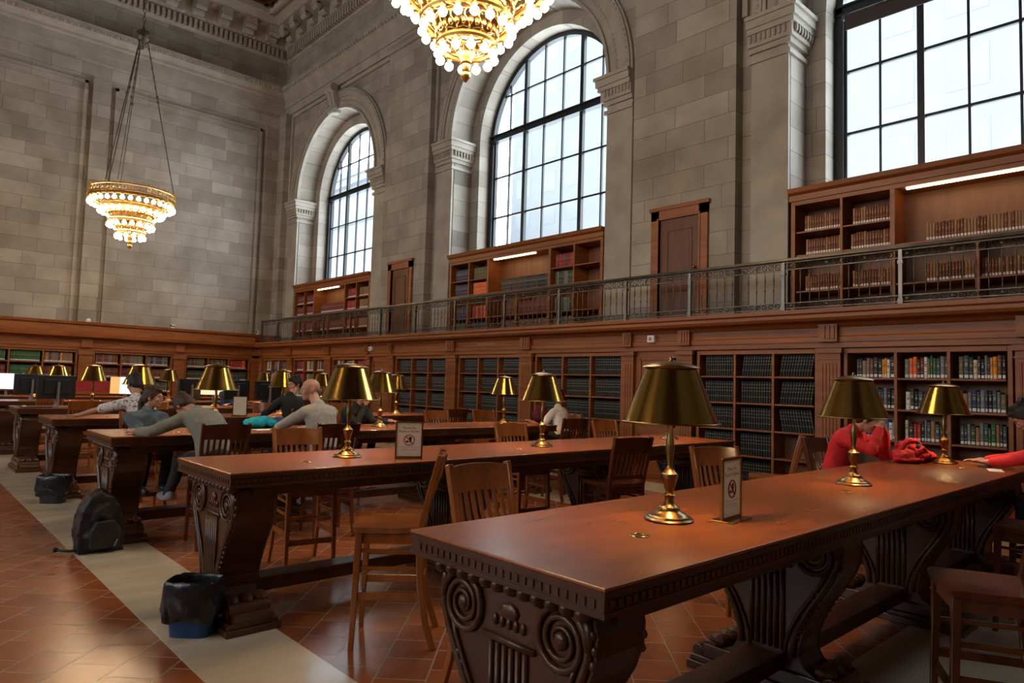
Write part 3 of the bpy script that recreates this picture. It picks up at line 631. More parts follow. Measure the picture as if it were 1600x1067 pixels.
# ---------------------------------------------------------------- reading tables
LENX = 5.78; HW = .487; TT = .977
def table_proto():
    root = empty('reading_table', (0, 0, 0))
    # origin at the near-left: x = 0 aisle end, y = 0 centre line
    b = MB(); b.box(0, LENX, -HW, HW, TT-.012, TT); b.build('tabletop', W_TOP, root, bevel=.004)
    b = MB(); b.box(.007, LENX-.007, -HW+.007, HW-.007, TT-.072, TT-.030); b.box(.001, LENX-.001, -HW+.001, HW-.001, TT-.030, TT-.012); b.box(.002, LENX-.002, -HW+.002, HW-.002, TT-.090, TT-.072)
    x = .03
    while x < LENX-.03:
        for s in (-1, 1): b.box(x, x+.024, s*(HW-.007)-.005, s*(HW-.007)+.005, TT-.066, TT-.040)
        x += .036
    y = -HW+.04
    while y < HW-.04: b.box(.002, .012, y, y+.024, TT-.066, TT-.040); y += .036
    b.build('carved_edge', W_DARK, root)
    b = MB(); b.box(.18, LENX-.18, -.40, .40, TT-.16, TT-.089); b.box(.16, LENX-.16, -.42, .42, TT-.105, TT-.089)
    b.build('apron', W_DARK, root, bevel=.004)
    ped = None
    def pedestal(x0):
        b = MB(); t = .24
        half = [(.33,.895),(.37,.85),(.385,.79),(.38,.72),(.35,.64),(.295,.55),(.235,.46),(.19,.37),(.165,.29),(.16,.22),(.19,.17),(.25,.14)]
        poly = [(y, z) for y, z in half] + [(-y, z) for y, z in half[::-1]]
        b.prism(poly, 'x', x0, x0+t)
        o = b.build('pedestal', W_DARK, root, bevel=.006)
        c = MB()
        for xf, sx in ((x0, -1), (x0+t, 1)):
            for s in (-1, 1):
                # volute spiral
                pts = []; cy_, cz = s*.245, .745
                for k in range(46):
                    a = k*.42; r = .118*(1 - k/52); pts.append((xf+sx*.008, cy_ + s*r*math.cos(a), cz + r*math.sin(a)))
                c.tube(pts, [.016*(1-k/70) for k in range(46)], 6); c.sph((xf+sx*.006, cy_, cz), (.018,.03,.03), 10, 6)
                pts = [(xf+sx*.006, s*(y-.022), z) for y, z in half[1:10]]; c.tube(pts, .015, 6)
                pts = [(xf+sx*.006, s*(y-.065), z-.02) for y, z in half[3:10]]; c.tube(pts, .010, 6)
                for k in range(9):       # leaf carving down the curve
                    yy = .27 - k*.016; zz = .56 - k*.034; c.sph((xf+sx*.004, s*yy, zz), (.012,.03-.0015*k,.016), 8, 4)
                for k in range(9):       # bead segments round the rim
                    a = -.3+k*.34; c.sph((xf+sx*.004, s*(.245+.135*math.cos(a)), .745+.135*math.sin(a)), (.010,.016,.016), 6, 4)
            c.box(xf+sx*.014 if sx < 0 else xf, xf if sx < 0 else xf+.014, -.13, .13, .66, .68)
            for k in range(6): c.tube([(xf+sx*.004, -.085+k*.034, .24), (xf+sx*.004, -.085+k*.034, .655)], .0125, 6)
            c.sph((xf+sx*.004, 0, .77), (.012,.05,.03), 8, 4)
            for k in range(5): c.sph((xf+sx*.004, -.07+k*.035, .73), (.010,.014,.022), 6, 4)
        for k in range(12): c.sph((x0-.018, -.352+k*.064, .862), (.042,.029,.030), 10, 8); c.sph((x0+t+.018, -.352+k*.064, .862), (.042,.029,.030), 10, 8)
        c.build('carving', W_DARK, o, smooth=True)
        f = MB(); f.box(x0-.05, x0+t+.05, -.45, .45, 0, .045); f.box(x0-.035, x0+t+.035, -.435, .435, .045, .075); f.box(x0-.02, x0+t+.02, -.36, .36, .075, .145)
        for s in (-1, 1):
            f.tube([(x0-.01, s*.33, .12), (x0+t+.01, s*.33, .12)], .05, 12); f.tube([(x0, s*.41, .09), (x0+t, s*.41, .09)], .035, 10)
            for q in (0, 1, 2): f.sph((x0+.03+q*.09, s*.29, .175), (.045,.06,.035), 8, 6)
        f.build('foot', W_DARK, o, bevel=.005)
    for x0 in (.09, 1.93, 3.73, 5.45): pedestal(x0)
    for k, (a, c_) in enumerate(((.33,1.93),(2.17,3.73),(3.97,5.45))):
        b = MB(); b.box(a, c_, -.075, .075, .13, .21); b.box(a, c_, -.09, .09, .205, .225); b.build('stretcher', W_DARK, root, bevel=.004)
    for x0 in (.66, 2.68, 5.02):
        g = MB(); g.lathe([(.026,TT+.0005),(.026,TT+.004),(.036,TT+.004),(.040,TT+.001),(.040,TT-.002)], (x0, -.115, 0), 24); g.lathe([(0,TT+.0015),(.026,TT+.0015)], (x0, -.115, 0), 20, 1)
        g.build('cable_grommet', [BRASS, BLACK], root, smooth=True)
    return root
TL = ['long carved reading table nearest the camera, with three brass lamps and a framed notice', 'long carved reading table, second from the camera, behind the empty angled chair', 'long carved reading table where the slouched man and the bald man sit',
      'long carved reading table where the person in the patterned white shirt sits', 'long reading table with a dark monitor seen from behind, at the left', 'long reading table near the end wall with a bright screen on it', 'long reading table farthest away, in front of the end-wall bookcases']
TY = [1.753 + 2.83*k for k in range(7)]
tp = table_proto(); tp.location = (1.555, TY[0], 0); tag(tp, TL[0], 'table', 'long carved reading tables')
bpy.context.view_layer.update()
for k in range(1, 7):
    t = copy_tree(tp); t.location = (1.555, TY[k], 0); tag(t, TL[k], 'table', 'long carved reading tables')
# ---------------------------------------------------------------- brass lamps
def lamp_proto():
    r = empty('table_lamp')
    b = MB().lathe([(0,0),(.104,0),(.106,.006),(.100,.012),(.092,.014),(.090,.020),(.078,.025),(.074,.032),(.055,.040),(.046,.050),(.044,.060),(.030,.068),(.024,.078),(0,.078)], n=40); b.build('base', BRASSD, r, auto=True)
    b = MB().lathe([(.022,.076),(.018,.095),(.024,.110),(.027,.114),(.020,.120),(.016,.130),(.024,.150),(.034,.185),(.038,.200),(.036,.210),(.028,.216),(.020,.226),(.012,.238),(.011,.25),(.017,.29),(.020,.325),(.017,.36),(.011,.41),(.010,.455),(.016,.462),(.016,.468),(.009,.47),(.006,.66),(0,.66)], n=24); b.build('stem', BRASSD, r, auto=True)
    sh = MB().lathe([(.212,.442),(.208,.440),(.204,.448),(.112,.690),(.114,.694),(.122,.694)], n=56); sh.lathe([(.201,.446),(.110,.688)], n=56)
    s = sh.build('lamp_shade', BRASS, r, auto=True)
    MB().lathe([(.214,.438),(.217,.442),(.214,.447),(.210,.444)], n=56).build('rim', BRASSD, s, smooth=True)
    MB().lathe([(.128,.694),(.124,.698),(.085,.712),(.045,.720),(.012,.724),(.008,.730),(.010,.738),(.006,.744),(0,.745)], n=40).build('cap', BRASSD, s, smooth=True)
    bb = MB(); bb.sph((.05, 0, .55), (.028,.028,.045), 10, 8); bb.build('bulb', DESKB, r, smooth=True)
    bb = MB(); bb.sph((-.05, 0, .55), (.028,.028,.045), 10, 8); bb.build('bulb', DESKB, r, smooth=True)
    ld = bpy.data.lights.new('lamp_light', 'POINT'); ld.energy = DESK; ld.shadow_soft_size = .03; ld.color = (1.0, .62, .30)
    lo = bpy.data.objects.new('lamp_light', ld); C.objects.link(lo); lo.parent = r; lo.location = (0, .06, .55)
    return r
lp = lamp_proto(); first = True
bpy.context.view_layer.update()
LPOS = ['left', 'middle', 'right']
LT = ['nearest reading table', 'second reading table', 'third reading table', 'fourth reading table', 'fifth reading table', 'sixth reading table', 'farthest reading table']
for k in range(7):
    for j, x in enumerate((2.60, 4.62, 6.72)):
        o = lp if first else copy_tree(lp); first = False
        x2 = x + random.uniform(-.02,.02); yy = TY[k] + (random.uniform(-.02,.02) if k else (0, 0, .1)[j])
        o.location = (x2 if not (k == 0 and j == 2) else 6.9, yy, TT+.001); o.rotation_euler = (0, 0, random.uniform(0, 6)); o.scale = (1, 1, .962)
        extra = {(0,0): 'tall brass lamp with a conical shade in the middle foreground of the nearest reading table', (0,1): 'brass lamp standing in front of the woman in the red sweater', (0,2): 'brass lamp beside the heaped red jacket',
                 (1,0): 'brass lamp left of the framed notice on the second reading table', (2,0): 'brass lamp rising above the slouched man in grey'}.get((k, j))
        tag(o, extra or 'brass lamp at the %s of the %s' % (['aisle end','middle','bookcase end'][j], LT[k]), 'lamp', 'brass lamps on the reading tables')
# ---------------------------------------------------------------- chairs
def chair_proto(M):
    r = empty('library_chair')
    b = MB(); n = 8       # saddle seat
    V = []; F = []
    for j in range(n+1):
        for i in range(n+1):
            u = -1+2*i/n; v = -1+2*j/n; wd = .222 if v > -.2 else .222-.03*(-v-.2)
            x = u*wd; yy = v*.215; rr = 1-.10*max(0, abs(u)-.7)*max(0, v-.6)*10
            z = .70 - .012*(1-min(1, u*u*1.2))*(1-v*v*.6) ; V.append((x, yy*rr, z))
    k = len(V); V += [(p[0]*.97, p[1]*.97, .665) for p in V]
    for j in range(n):
        for i in range(n):
            q = j*(n+1)+i; F += [(q, q+1, q+n+2, q+n+1), (k+q, k+q+n+1, k+q+n+2, k+q+1)]
    for i in range(n):
        F += [(i, k+i, k+i+1, i+1), (n*(n+1)+i, n*(n+1)+i+1, k+n*(n+1)+i+1, k+n*(n+1)+i), (i*(n+1), (i+1)*(n+1), k+(i+1)*(n+1), k+i*(n+1)), (i*(n+1)+n, k+i*(n+1)+n, k+(i+1)*(n+1)+n, (i+1)*(n+1)+n)]
    b.add(V, F); b.build('seat', M, r, auto=True)
    b = MB(); b.box(-.185, .185, .155, .178, .60, .666); b.box(-.185, .185, -.185, -.165, .60, .666); b.box(-.19, -.168, -.18, .17, .60, .666); b.box(.168, .19, -.18, .17, .60, .666); b.build('seat_rail', M, r, bevel=.002)
    for s in (-1, 1):
        b = MB(); b.beam((s*.185, .165, .665), (s*.195, .185, 0), .040, .040, wx2=.030, wy2=.030); b.build('leg', M, r, bevel=.004)
        b = MB(); b.sweep([(s*.195,-.285,0),(s*.190,-.235,.15),(s*.187,-.20,.35),(s*.185,-.188,.55),(s*.186,-.19,.68),(s*.19,-.215,.80),(s*.195,-.25,.95),(s*.20,-.295,1.12)], .030, .040, (1,0,0)); b.build('back_post', M, r, bevel=.005)
        for z, hh in ((.30,.045),(.46,.022),(.56,.018)):
            b = MB(); b.box(s*.188-.009, s*.188+.009, -.20, .168, z-hh/2, z+hh/2); b.build('stretcher', M, r, bevel=.003)
    for yy, z, hh in ((.172,.24,.045),(-.205,.36,.03)):
        b = MB(); b.box(-.18, .18, yy-.010, yy+.010, z-hh/2, z+hh/2); b.build('stretcher', M, r, bevel=.003)
    # curved crest rail
    b = MB()
    def yb(z): return -.205 - (z-.74)*.235
    for (z0, z1, th) in ((.975,1.105,.022),):
        P = []
        m_ = 8
        for i in range(m_+1):
            u = -1+2*i/m_; x = u*.19; cv = -.03*(1-u*u)
            P += [(x, yb(z0)+cv-th/2, z0), (x, yb(z0)+cv+th/2, z0), (x, yb(z1)+cv+th/2, z1+.012*(1-u*u)), (x, yb(z1)+cv-th/2, z1+.012*(1-u*u))]
        FF = [(0,1,2,3), tuple(4*m_+q for q in (3,2,1,0))]
        for i in range(m_):
            for q in range(4): FF.append((4*i+q, 4*i+4+q, 4*i+4+(q+1) % 4, 4*i+(q+1) % 4))
        b.add(P, FF)
    b.build('crest_rail', M, r, auto=True)
    b = MB(); b.box(-.18, .18, -.215, -.19, .735, .775); b.build('back_rail', M, r, bevel=.003)
    for k_ in range(7):
        x = -.144+k_*.048; u = x/.19; cv = -.03*(1-u*u)
        b = MB(); b.sweep([(x, -.204, .76), (x, yb(.87)+cv*.6, .87), (x, yb(.985)+cv, .985)], .022, .012, (1,0,0)); b.build('slat', M, r, bevel=.002)
    return r
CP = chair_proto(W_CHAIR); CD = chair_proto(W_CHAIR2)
bpy.context.view_layer.update()
used = {}
def chair(x, y, deg, label, dark=False, group=None):
    p = CD if dark else CP
    if p.name in used: o = copy_tree(p)
    else: o = p; used[p.name] = 1
    o.location = (x, y, 0); o.rotation_euler = (0, 0, math.radians(deg-90)); tag(o, label, 'chair', group or 'tall slatted wooden chairs'); return o
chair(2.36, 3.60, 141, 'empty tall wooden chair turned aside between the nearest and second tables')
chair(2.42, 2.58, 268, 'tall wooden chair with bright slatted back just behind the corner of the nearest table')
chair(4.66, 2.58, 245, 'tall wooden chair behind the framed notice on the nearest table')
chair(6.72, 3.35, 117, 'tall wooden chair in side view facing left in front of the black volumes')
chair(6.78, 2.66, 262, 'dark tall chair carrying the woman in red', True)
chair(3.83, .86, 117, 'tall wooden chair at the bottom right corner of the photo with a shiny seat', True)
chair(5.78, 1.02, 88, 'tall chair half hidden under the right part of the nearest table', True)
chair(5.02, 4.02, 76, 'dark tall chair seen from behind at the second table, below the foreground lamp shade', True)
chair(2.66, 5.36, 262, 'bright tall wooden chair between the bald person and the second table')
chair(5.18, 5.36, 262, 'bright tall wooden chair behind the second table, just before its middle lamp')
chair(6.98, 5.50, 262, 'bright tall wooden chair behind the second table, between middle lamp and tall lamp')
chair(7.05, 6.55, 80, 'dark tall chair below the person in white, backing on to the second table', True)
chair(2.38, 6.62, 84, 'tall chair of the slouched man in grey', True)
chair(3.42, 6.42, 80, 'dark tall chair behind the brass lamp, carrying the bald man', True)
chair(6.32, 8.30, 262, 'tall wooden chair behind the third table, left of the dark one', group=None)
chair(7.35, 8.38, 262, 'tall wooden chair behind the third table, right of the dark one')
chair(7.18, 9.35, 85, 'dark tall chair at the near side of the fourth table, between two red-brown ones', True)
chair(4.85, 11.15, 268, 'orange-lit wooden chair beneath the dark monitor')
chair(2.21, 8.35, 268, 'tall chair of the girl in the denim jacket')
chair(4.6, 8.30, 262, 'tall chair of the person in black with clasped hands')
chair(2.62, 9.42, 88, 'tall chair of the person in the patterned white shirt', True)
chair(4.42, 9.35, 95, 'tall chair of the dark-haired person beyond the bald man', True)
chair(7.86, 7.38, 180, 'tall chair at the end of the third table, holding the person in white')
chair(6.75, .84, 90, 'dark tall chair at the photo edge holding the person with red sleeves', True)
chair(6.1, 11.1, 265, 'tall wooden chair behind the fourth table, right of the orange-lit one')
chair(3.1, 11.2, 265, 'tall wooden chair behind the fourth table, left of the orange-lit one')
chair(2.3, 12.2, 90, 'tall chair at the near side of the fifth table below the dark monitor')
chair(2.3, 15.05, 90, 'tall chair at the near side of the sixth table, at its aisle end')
# ---------------------------------------------------------------- chandeliers
def chandelier(loc, label):
    r = empty('chandelier', loc, label=label, cat='chandelier', group=None)
    b = MB().lathe([(0,0),(.012,.01),(.05,.05),(.056,.075),(.05,.10),(.03,.11),(.045,.13),(.045,.19),(.058,.20),(.05,.215),(.06,.25),(.085,.29),(.085,.31),(.05,.33),(0,.33)], n=24); b.build('finial', GILT, r, auto=True)
    tiers = [(.29,.27,12), (.46,.52,18), (.65,.82,26), (.86,1.00,34)]
    for ti_, (rad, z, n) in enumerate(tiers):
        b = MB(); q = .022
        b.lathe([(rad-q,z+.085),(rad+q,z+.085),(rad+q+.012,z+.11),(rad+q,z+.14),(rad-q,z+.14),(rad-q-.012,z+.11),(rad-q,z+.085)], n=48)
        for k in range(n):
            a = 2*PI*k/n; c_, s_ = math.cos(a), math.sin(a)
            b.lathe([(.016,z+.05),(.030,z+.065),(.024,z+.085)], (rad*c_, rad*s_, 0), 8)
            b.tube([((rad+q)*math.cos(a+PI/n*t), (rad+q)*math.sin(a+PI/n*t), z+.14+.035*math.sin(PI*t/2)) for t in (0,.5,1,1.5,2)], .007, 5)
        b.build('lamp_ring', GILT, r, auto=True)
    # openwork drums between the tiers
    b = MB()
    for (r0, z0, r1, z1, n) in ((.10,.31,.27,.40,10), (.27,.41,.34,.62,14), (.33,.62,.42,.66,14), (.42,.68,.50,.94,18), (.50,.94,.62,.96,18)):
        for k in range(n):
            a = 2*PI*k/n
            pts = []
            for t in range(7):
                u = t/6; rr = r0+(r1-r0)*u; aa = a + .10*math.sin(u*2*PI); pts.append((rr*math.cos(aa), rr*math.sin(aa), z0+(z1-z0)*u))
            b.tube(pts, .010, 5)
            if z1-z0 > .15:
                for sg in (-1, 1):
                    am = a + sg*PI/n*.5; rm = (r0+r1)/2; b.sph((rm*math.cos(am), rm*math.sin(am), (z0+z1)/2), (.03,.03,.05), 6, 5)
        b.lathe([(r1-.012,z1-.01),(r1+.014,z1-.01),(r1+.014,z1+.014),(r1-.012,z1+.014),(r1-.012,z1-.01)], n=32)
    b.lathe([(.40,.70),(.47,.93)], n=24)
    b.build('scrollwork_drum', GILT, r, auto=True)
    b = MB()     # top gallery band
    for zz in (1.15, 1.30): b.lathe([(.865,zz),(.905,zz),(.915,zz+.012),(.905,zz+.025),(.865,zz+.025),(.865,zz)], n=56)
    for k in range(44):
        a = 2*PI*k/44; R_ = .885
        pts = [(R_*math.cos(a+.05*math.cos(t)), R_*math.sin(a+.05*math.cos(t)), 1.235+.055*math.sin(t)) for t in [j*PI/4 for j in range(9)]]
        b.tube(pts, .008, 5, caps=False); b.sph((.885*math.cos(a), .885*math.sin(a), 1.235), .022, 6, 5)
        b.sph((.89*math.cos(a), .89*math.sin(a), 1.35), (.022,.022,.03), 6, 4)
    for k in range(6):
        a = PI*k/3; b.tube([(.88*math.cos(a), .88*math.sin(a), 1.16), (.62*math.cos(a), .62*math.sin(a), 1.05), (.46*math.cos(a), .46*math.sin(a), .95)], .014, 6)
    b.build('crown_band', GILT, r, auto=True)
    for k in range(3):   # three pairs of hanging rods
        a = math.radians(100 + 120*k)
        for s in (-1, 1):
            a1 = a + s*.05; p0 = Vector((.86*math.cos(a1), .86*math.sin(a1), 1.32)); p1 = Vector((.09*math.cos(a1), .09*math.sin(a1), 5.0))
            b = MB(); b.tube([p0, p1], .011, 6)
            pm = p0.lerp(p1, .62 + .02*s)
            b.lathe([(.01,-.03),(.035,-.02),(.012,0),(.035,.02),(.01,.03)], tuple(pm), 10)
            if s > 0:
                for t in (.7,.76,.82,.88,.94): b.sph(p0.lerp(p1, t), (.02,.02,.05), 6, 5)
            b.build('hanging_rod', IRON, r, auto=True)
    b = MB().lathe([(0,4.72),(.03,4.76),(.06,4.86),(.11,4.95),(.13,5.02),(.06,5.05),(.05,5.10),(.15,5.13),(.15,5.16),(.05,5.19),(.03,5.25),(.02,5.30),(0,5.3)], n=20); b.build('hub', IRON, r, auto=True)
    b = MB(); z = 5.30; k = 0
    while z < 8.60:
        ax = (1,0) if k % 2 else (0,1)
        b.tube([(ax[0]*.03*math.cos(t), ax[1]*.03*math.cos(t), z+.06+.065*math.sin(t)) for t in [j*PI/4 for j in range(9)]], .009, 5, caps=False); z += .11; k += 1
    b.build('chain', IRON, r, smooth=True)
    me = MB().sph((0,0,0), .047, 8, 6).mesh('bulb', BULBM, True)
    for rad, z, n in tiers:
        for k in range(n):
            a = 2*PI*k/n; o = bpy.data.objects.new('bulb', me); C.objects.link(o); o.parent = r; o.location = (rad*math.cos(a), rad*math.sin(a), z)
    return r
chandelier((4.22, 5.40, 4.62), 'big gilt chandelier cropped by the top edge, its bulbs overlapping the middle arch')
chandelier((4.05, 17.5, 4.40), 'smaller looking gilt chandelier hanging whole in front of the end wall')
for q in ((-4.2, 5.4, 4.62), (-4.05, 17.5, 4.40)): chandelier(q, 'gilt chandelier of the other row, outside this view, at depth %s' % ('near' if q[1] < 9 else 'far'))
# ---------------------------------------------------------------- outside
FAC = noisy('pale_facade', (.100,.107,.113), (.110,.116,.122), .3, .8); FACW = noisy('facade_windows', (.086,.095,.104), (.092,.100,.109), 1, .4)
def building(x, y0, y1, z1, d, label, nw, nf):
    r = empty('building', (x, (y0+y1)/2, -6), label=label, cat='building'); L = tuple(-q for q in r.location)
    b = MB(); b.box(x, x+d, y0, y1, -6, z1); b.box(x-.5, x, y0-.3, y1+.3, z1-1.5, z1-.7); b.box(x-.2, x, y0, y1, z1-6, z1-5.6); b.box(x-.7, x+d, y0-.5, y1+.5, z1-.7, z1); o = b.build('facade', FAC, r); o.location = L
    for i in range(nf):
        for j in range(nw):
            y = y0 + (y1-y0)*(j+.5)/nw; z = z1 - 9 - i*4.2; w_ = (y1-y0)/nw*.28
            b = MB(); b.box(x-.02, x+.02, y-w_, y+w_, z, z+2.4); o = b.build('window', FACW, r); o.location = L
building(38, 62, 92, 25, 12, 'pale classical building with a cornice seen through the farthest window', 5, 3)
building(60, 48, 66, 60, 14, 'tall pale striped tower seen through the middle window', 4, 8)
building(42, 1, 19, 44, 12, 'pale blue office block with small windows seen through the nearest window', 5, 6)
# ---------------------------------------------------------------- soft bodies
def soften(b, name, m, parent, voxel=.01, disp=0, dsize=.12, smooth=4, mats=None):
    me = b.mesh(name, m, True); o = bpy.data.objects.new(name, me); C.objects.link(o)
    rm = o.modifiers.new('r', 'REMESH'); rm.mode = 'VOXEL'; rm.voxel_size = voxel; rm.use_smooth_shade = True
    if smooth: sm = o.modifiers.new('s', 'SMOOTH'); sm.iterations = smooth; sm.factor = .5
    if disp:
        t = bpy.data.textures.new(name, 'CLOUDS'); t.noise_scale = dsize; dm = o.modifiers.new('d', 'DISPLACE'); dm.texture = t; dm.strength = disp; dm.mid_level = .5
    bpy.context.view_layer.update(); dg = bpy.context.evaluated_depsgraph_get()
    me2 = bpy.data.meshes.new_from_object(o.evaluated_get(dg)); me2.name = name; o.modifiers.clear(); o.data = me2; bpy.data.meshes.remove(me)
    if not len(me2.materials):
        me2.materials.append(m)
    if parent: o.parent = parent; o.location = tuple(-q for q in parent.location)
    return o
def skin(name, c): return noisy(name, c, tuple(q*1.12 for q in c), 8, .5)
SK1 = skin('skin_light', (.52,.27,.17)); SK2 = skin('skin_warm', (.45,.22,.13)); SK3 = skin('skin_brown', (.22,.10,.06))
HB = noisy('black_hair', (.010,.008,.007), (.025,.018,.014), 60, .65, stretch=(1,1,.2)); HBR = noisy('dark_brown_hair', (.030,.014,.008), (.06,.03,.016), 60, .65, stretch=(1,1,.2))
def cloth(n, c, c2=None): return noisy('cloth_'+n, c, c2 or tuple(q*1.25 for q in c), 25, .85, bump=.15)
LIPS = mat('lip_skin', (.36,.12,.09), .5); EYE = mat('eye_white', (.7,.66,.6), .3); IRIS = mat('eye_iris', (.03,.015,.01), .2)
JEAN = cloth('dark_trousers', (.018,.018,.024)); SHOE = mat('shoe_grey', (.30,.30,.32), .6); SHOEB = mat('shoe_black', (.02,.02,.02), .5)
def person(label, hip, deg, neck, head, hL, hR, shirt, pants, sk, hair=None, face=None, pitch=0, eL=None, eR=None, feet=None, bald=False, long=False, collar=None, shoe=SHOEB, vox=.008, sleeve=1.0, knee=.40, tail=False):
    V_ = Vector; hip = V_(hip); neck = V_(neck); head = V_(head); a = math.radians(deg); f = V_((math.cos(a), math.sin(a), 0)); rt = V_((math.sin(a), -math.cos(a), 0)); up = V_((0,0,1))
    root = empty('person', (hip.x, hip.y, 0), label=label, cat='person')
    sp = (neck-hip); spn = sp.normalized(); nf = rt.cross(spn); nf = nf if nf.dot(f) > 0 else -nf
    sh = {s: neck - spn*.075 + rt*s*.165 + f*.01 for s in (-1, 1)}
    hands = {-1: V_(hL), 1: V_(hR)}; hints = {-1: eL, 1: eR}; el = {}
    for s in (-1, 1):
        d = hands[s]-sh[s]; L = d.length; l1, l2 = .28, .27; sc = max(1, L/(l1+l2)*1.01); l1 *= sc; l2 *= sc
        t = (l1*l1-l2*l2+L*L)/(2*L); hh = math.sqrt(max(0, l1*l1-t*t)); dn = d.normalized()
        hint = (V_(hints[s])-sh[s]) if hints[s] else (up*-1 + rt*s*.6)
        pn = (hint - dn*hint.dot(dn)).normalized(); el[s] = sh[s] + dn*t + pn*hh
    def torso(b, g, top=True):
        n = 12
        rings = [(0,.155,.105),(.15,.15,.10),(.35,.14,.098),(.55,.152,.105),(.75,.168,.108),(.90,.165,.095),(1.0,.10,.07)]
        V = []
        for u, rx, ry in rings:
            bend = -.05*math.sin(u*PI)*(1 if sp.length > 0 else 0)
            c_ = hip + sp*u - spn*.0 + nf*bend*(.5+abs(spn.z < .8)*.8)
            for i in range(n*2):
                t = 2*PI*i/(n*2); V.append(c_ + rt*(rx+g)*math.cos(t) + nf*(ry+g)*math.sin(t))
        m_ = n*2; F = [tuple(range(m_-1, -1, -1)), tuple((len(rings)-1)*m_+i for i in range(m_))]
        for j in range(len(rings)-1):
            for i in range(m_): F.append((j*m_+i, j*m_+(i+1) % m_, (j+1)*m_+(i+1) % m_, (j+1)*m_+i))
        b.add(V, F); b.sph(hip - up*.02, (.14+g,.14+g,.10+g), 16, 10)
        for s in (-1, 1): b.sph(sh[s]-rt*s*.02, .062+g, 12, 8); b.chain([neck-spn*.02, sh[s]], [.045+g, .055+g])
    kn = {}; ft = {}
    for s in (-1, 1):
        kn[s] = hip + f*knee + rt*s*.11 + up*(-.055); ft[s] = V_(feet[0 if s < 0 else 1]) if feet else kn[s] - f*.10 - up*.43
    # body
    b = MB(); torso(b, -.012)
    hd = head; fa = math.radians(face if face is not None else deg); pr = math.radians(pitch)
    hf = V_((math.cos(fa)*math.cos(pr), math.sin(fa)*math.cos(pr), -math.sin(pr))); hr = V_((math.sin(fa), -math.cos(fa), 0)); hu = hr.cross(hf).normalized()
    M = Matrix((hr, hf, hu)).transposed()
    P = lambda x, y, z: hd + hr*x + hf*y + hu*z
    b.sph(P(0,-.016,.028), (.076,.092,.086), 20, 14, M=M); b.sph(P(0,.020,.010), (.064,.062,.070), 16, 10, M=M); b.sph(P(0,.020,-.040), (.056,.064,.066), 16, 10, M=M); b.sph(P(0,.055,-.080), (.030,.028,.024), 12, 8, M=M)
    b.sph(P(0,.074,.030), (.050,.014,.012), 12, 6, M=M)
    b.tube([P(0,.082,.018), P(0,.099,-.014), P(0,.096,-.022)], [.008,.010,.010], 10); b.sph(P(.010,.090,-.022), .008, 8, 6); b.sph(P(-.010,.090,-.022), .008, 8, 6)
    b.sph(P(0,.084,-.050), (.024,.010,.006), 10, 6, M=M); b.sph(P(0,.082,-.058), (.020,.010,.007), 10, 6, M=M)
    for s in (-1, 1): b.sph(P(s*.036,.062,-.020), (.022,.018,.020), 10, 8, M=M); b.sph(P(s*.077,-.010,-.005), (.010,.018,.030), 10, 8, M=M); b.sph(P(s*.074,-.002,-.024), (.009,.012,.012), 8, 6, M=M)
    b.chain([neck - spn*.03, neck + (P(0,-.02,-.05)-neck)*.5, P(0,-.02,-.04)], [.056,.052,.054])
    for s in (-1, 1):
        hn = hands[s]; fd = (hn-el[s]).normalized(); b.chain([sh[s], sh[s].lerp(el[s], .5), el[s], el[s].lerp(hn, .35), hn - fd*.03], [.050,.043,.036,.037,.026])
        pd = V_((fd.x, fd.y, 0)); pd = pd.normalized() if pd.length > .3 and abs(fd.z) < .55 else (fd*.95 + (hd-hn).normalized()*.25).normalized()
        sd = pd.cross(up); sd = sd.normalized() if sd.length > .1 else rt*1.0; nn = sd.cross(pd).normalized()
        b.chain([hn - fd*.02, hn + pd*.03], [.024,.026]); MB_ = Matrix((sd, pd, nn)).transposed(); b.sph(hn + pd*.045, (.040,.045,.015), 12, 8, M=MB_)
        for q, (o_, ln) in enumerate(((-.030,.070),(-.010,.080),(.011,.075),(.030,.060))):
            p0 = hn + pd*.075 + sd*o_; p1 = p0 + pd*ln*.5 + nn*.006*(-1 if nn.z > 0 else 1)*0 + sd*o_*.15; p2 = p1 + pd*ln*.40 - up*.014
            b.chain([p0, p1, p2], [.0095,.0088,.0075], n=8)
        th = -s; b.chain([hn + pd*.015 + sd*.022*th, hn + pd*.045 + sd*.052*th, hn + pd*.078 + sd*.060*th - up*.006], [.013,.011,.009], n=8)
    for s in (-1, 1): b.chain([hip + rt*s*.085 - up*.03, kn[s], ft[s] + up*.05], [.070,.045,.032])
    body = soften(b, 'body', sk, root, vox, smooth=2)
    # eyes, brows, lips
    b = MB(); b.sph(P(0,.0835,-.0515), (.021,.008,.0045), 12, 6, M=M); b.sph(P(0,.0825,-.0585), (.017,.008,.005), 12, 6, M=M); o = b.build('lips', LIPS, root, smooth=True); o.location = tuple(-q for q in root.location)
    if not bald and hair:
        for s in (-1, 1):
            b = MB(); b.tube([P(s*.016,.083,.031), P(s*.034,.080,.034), P(s*.052,.066,.028)], [.003,.004,.002], 6); o = b.build('eyebrow', hair, root, smooth=True); o.location = tuple(-q for q in root.location)
    for s in (-1, 1):
        b = MB(); b.sph(P(s*.032,.0665,.006), (.0125,.0115,.0075), 12, 8, M=M); b.sph(P(s*.032,.0765,.006), (.0055,.0030,.0055), 10, 6, 1, M=M); o = b.build('eye', [EYE, IRIS], root, smooth=True); o.location = tuple(-q for q in root.location)
    # clothes
    b = MB(); torso(b, .014)
    b.chain([neck-spn*.03, neck+spn*.012], [.075,.066])
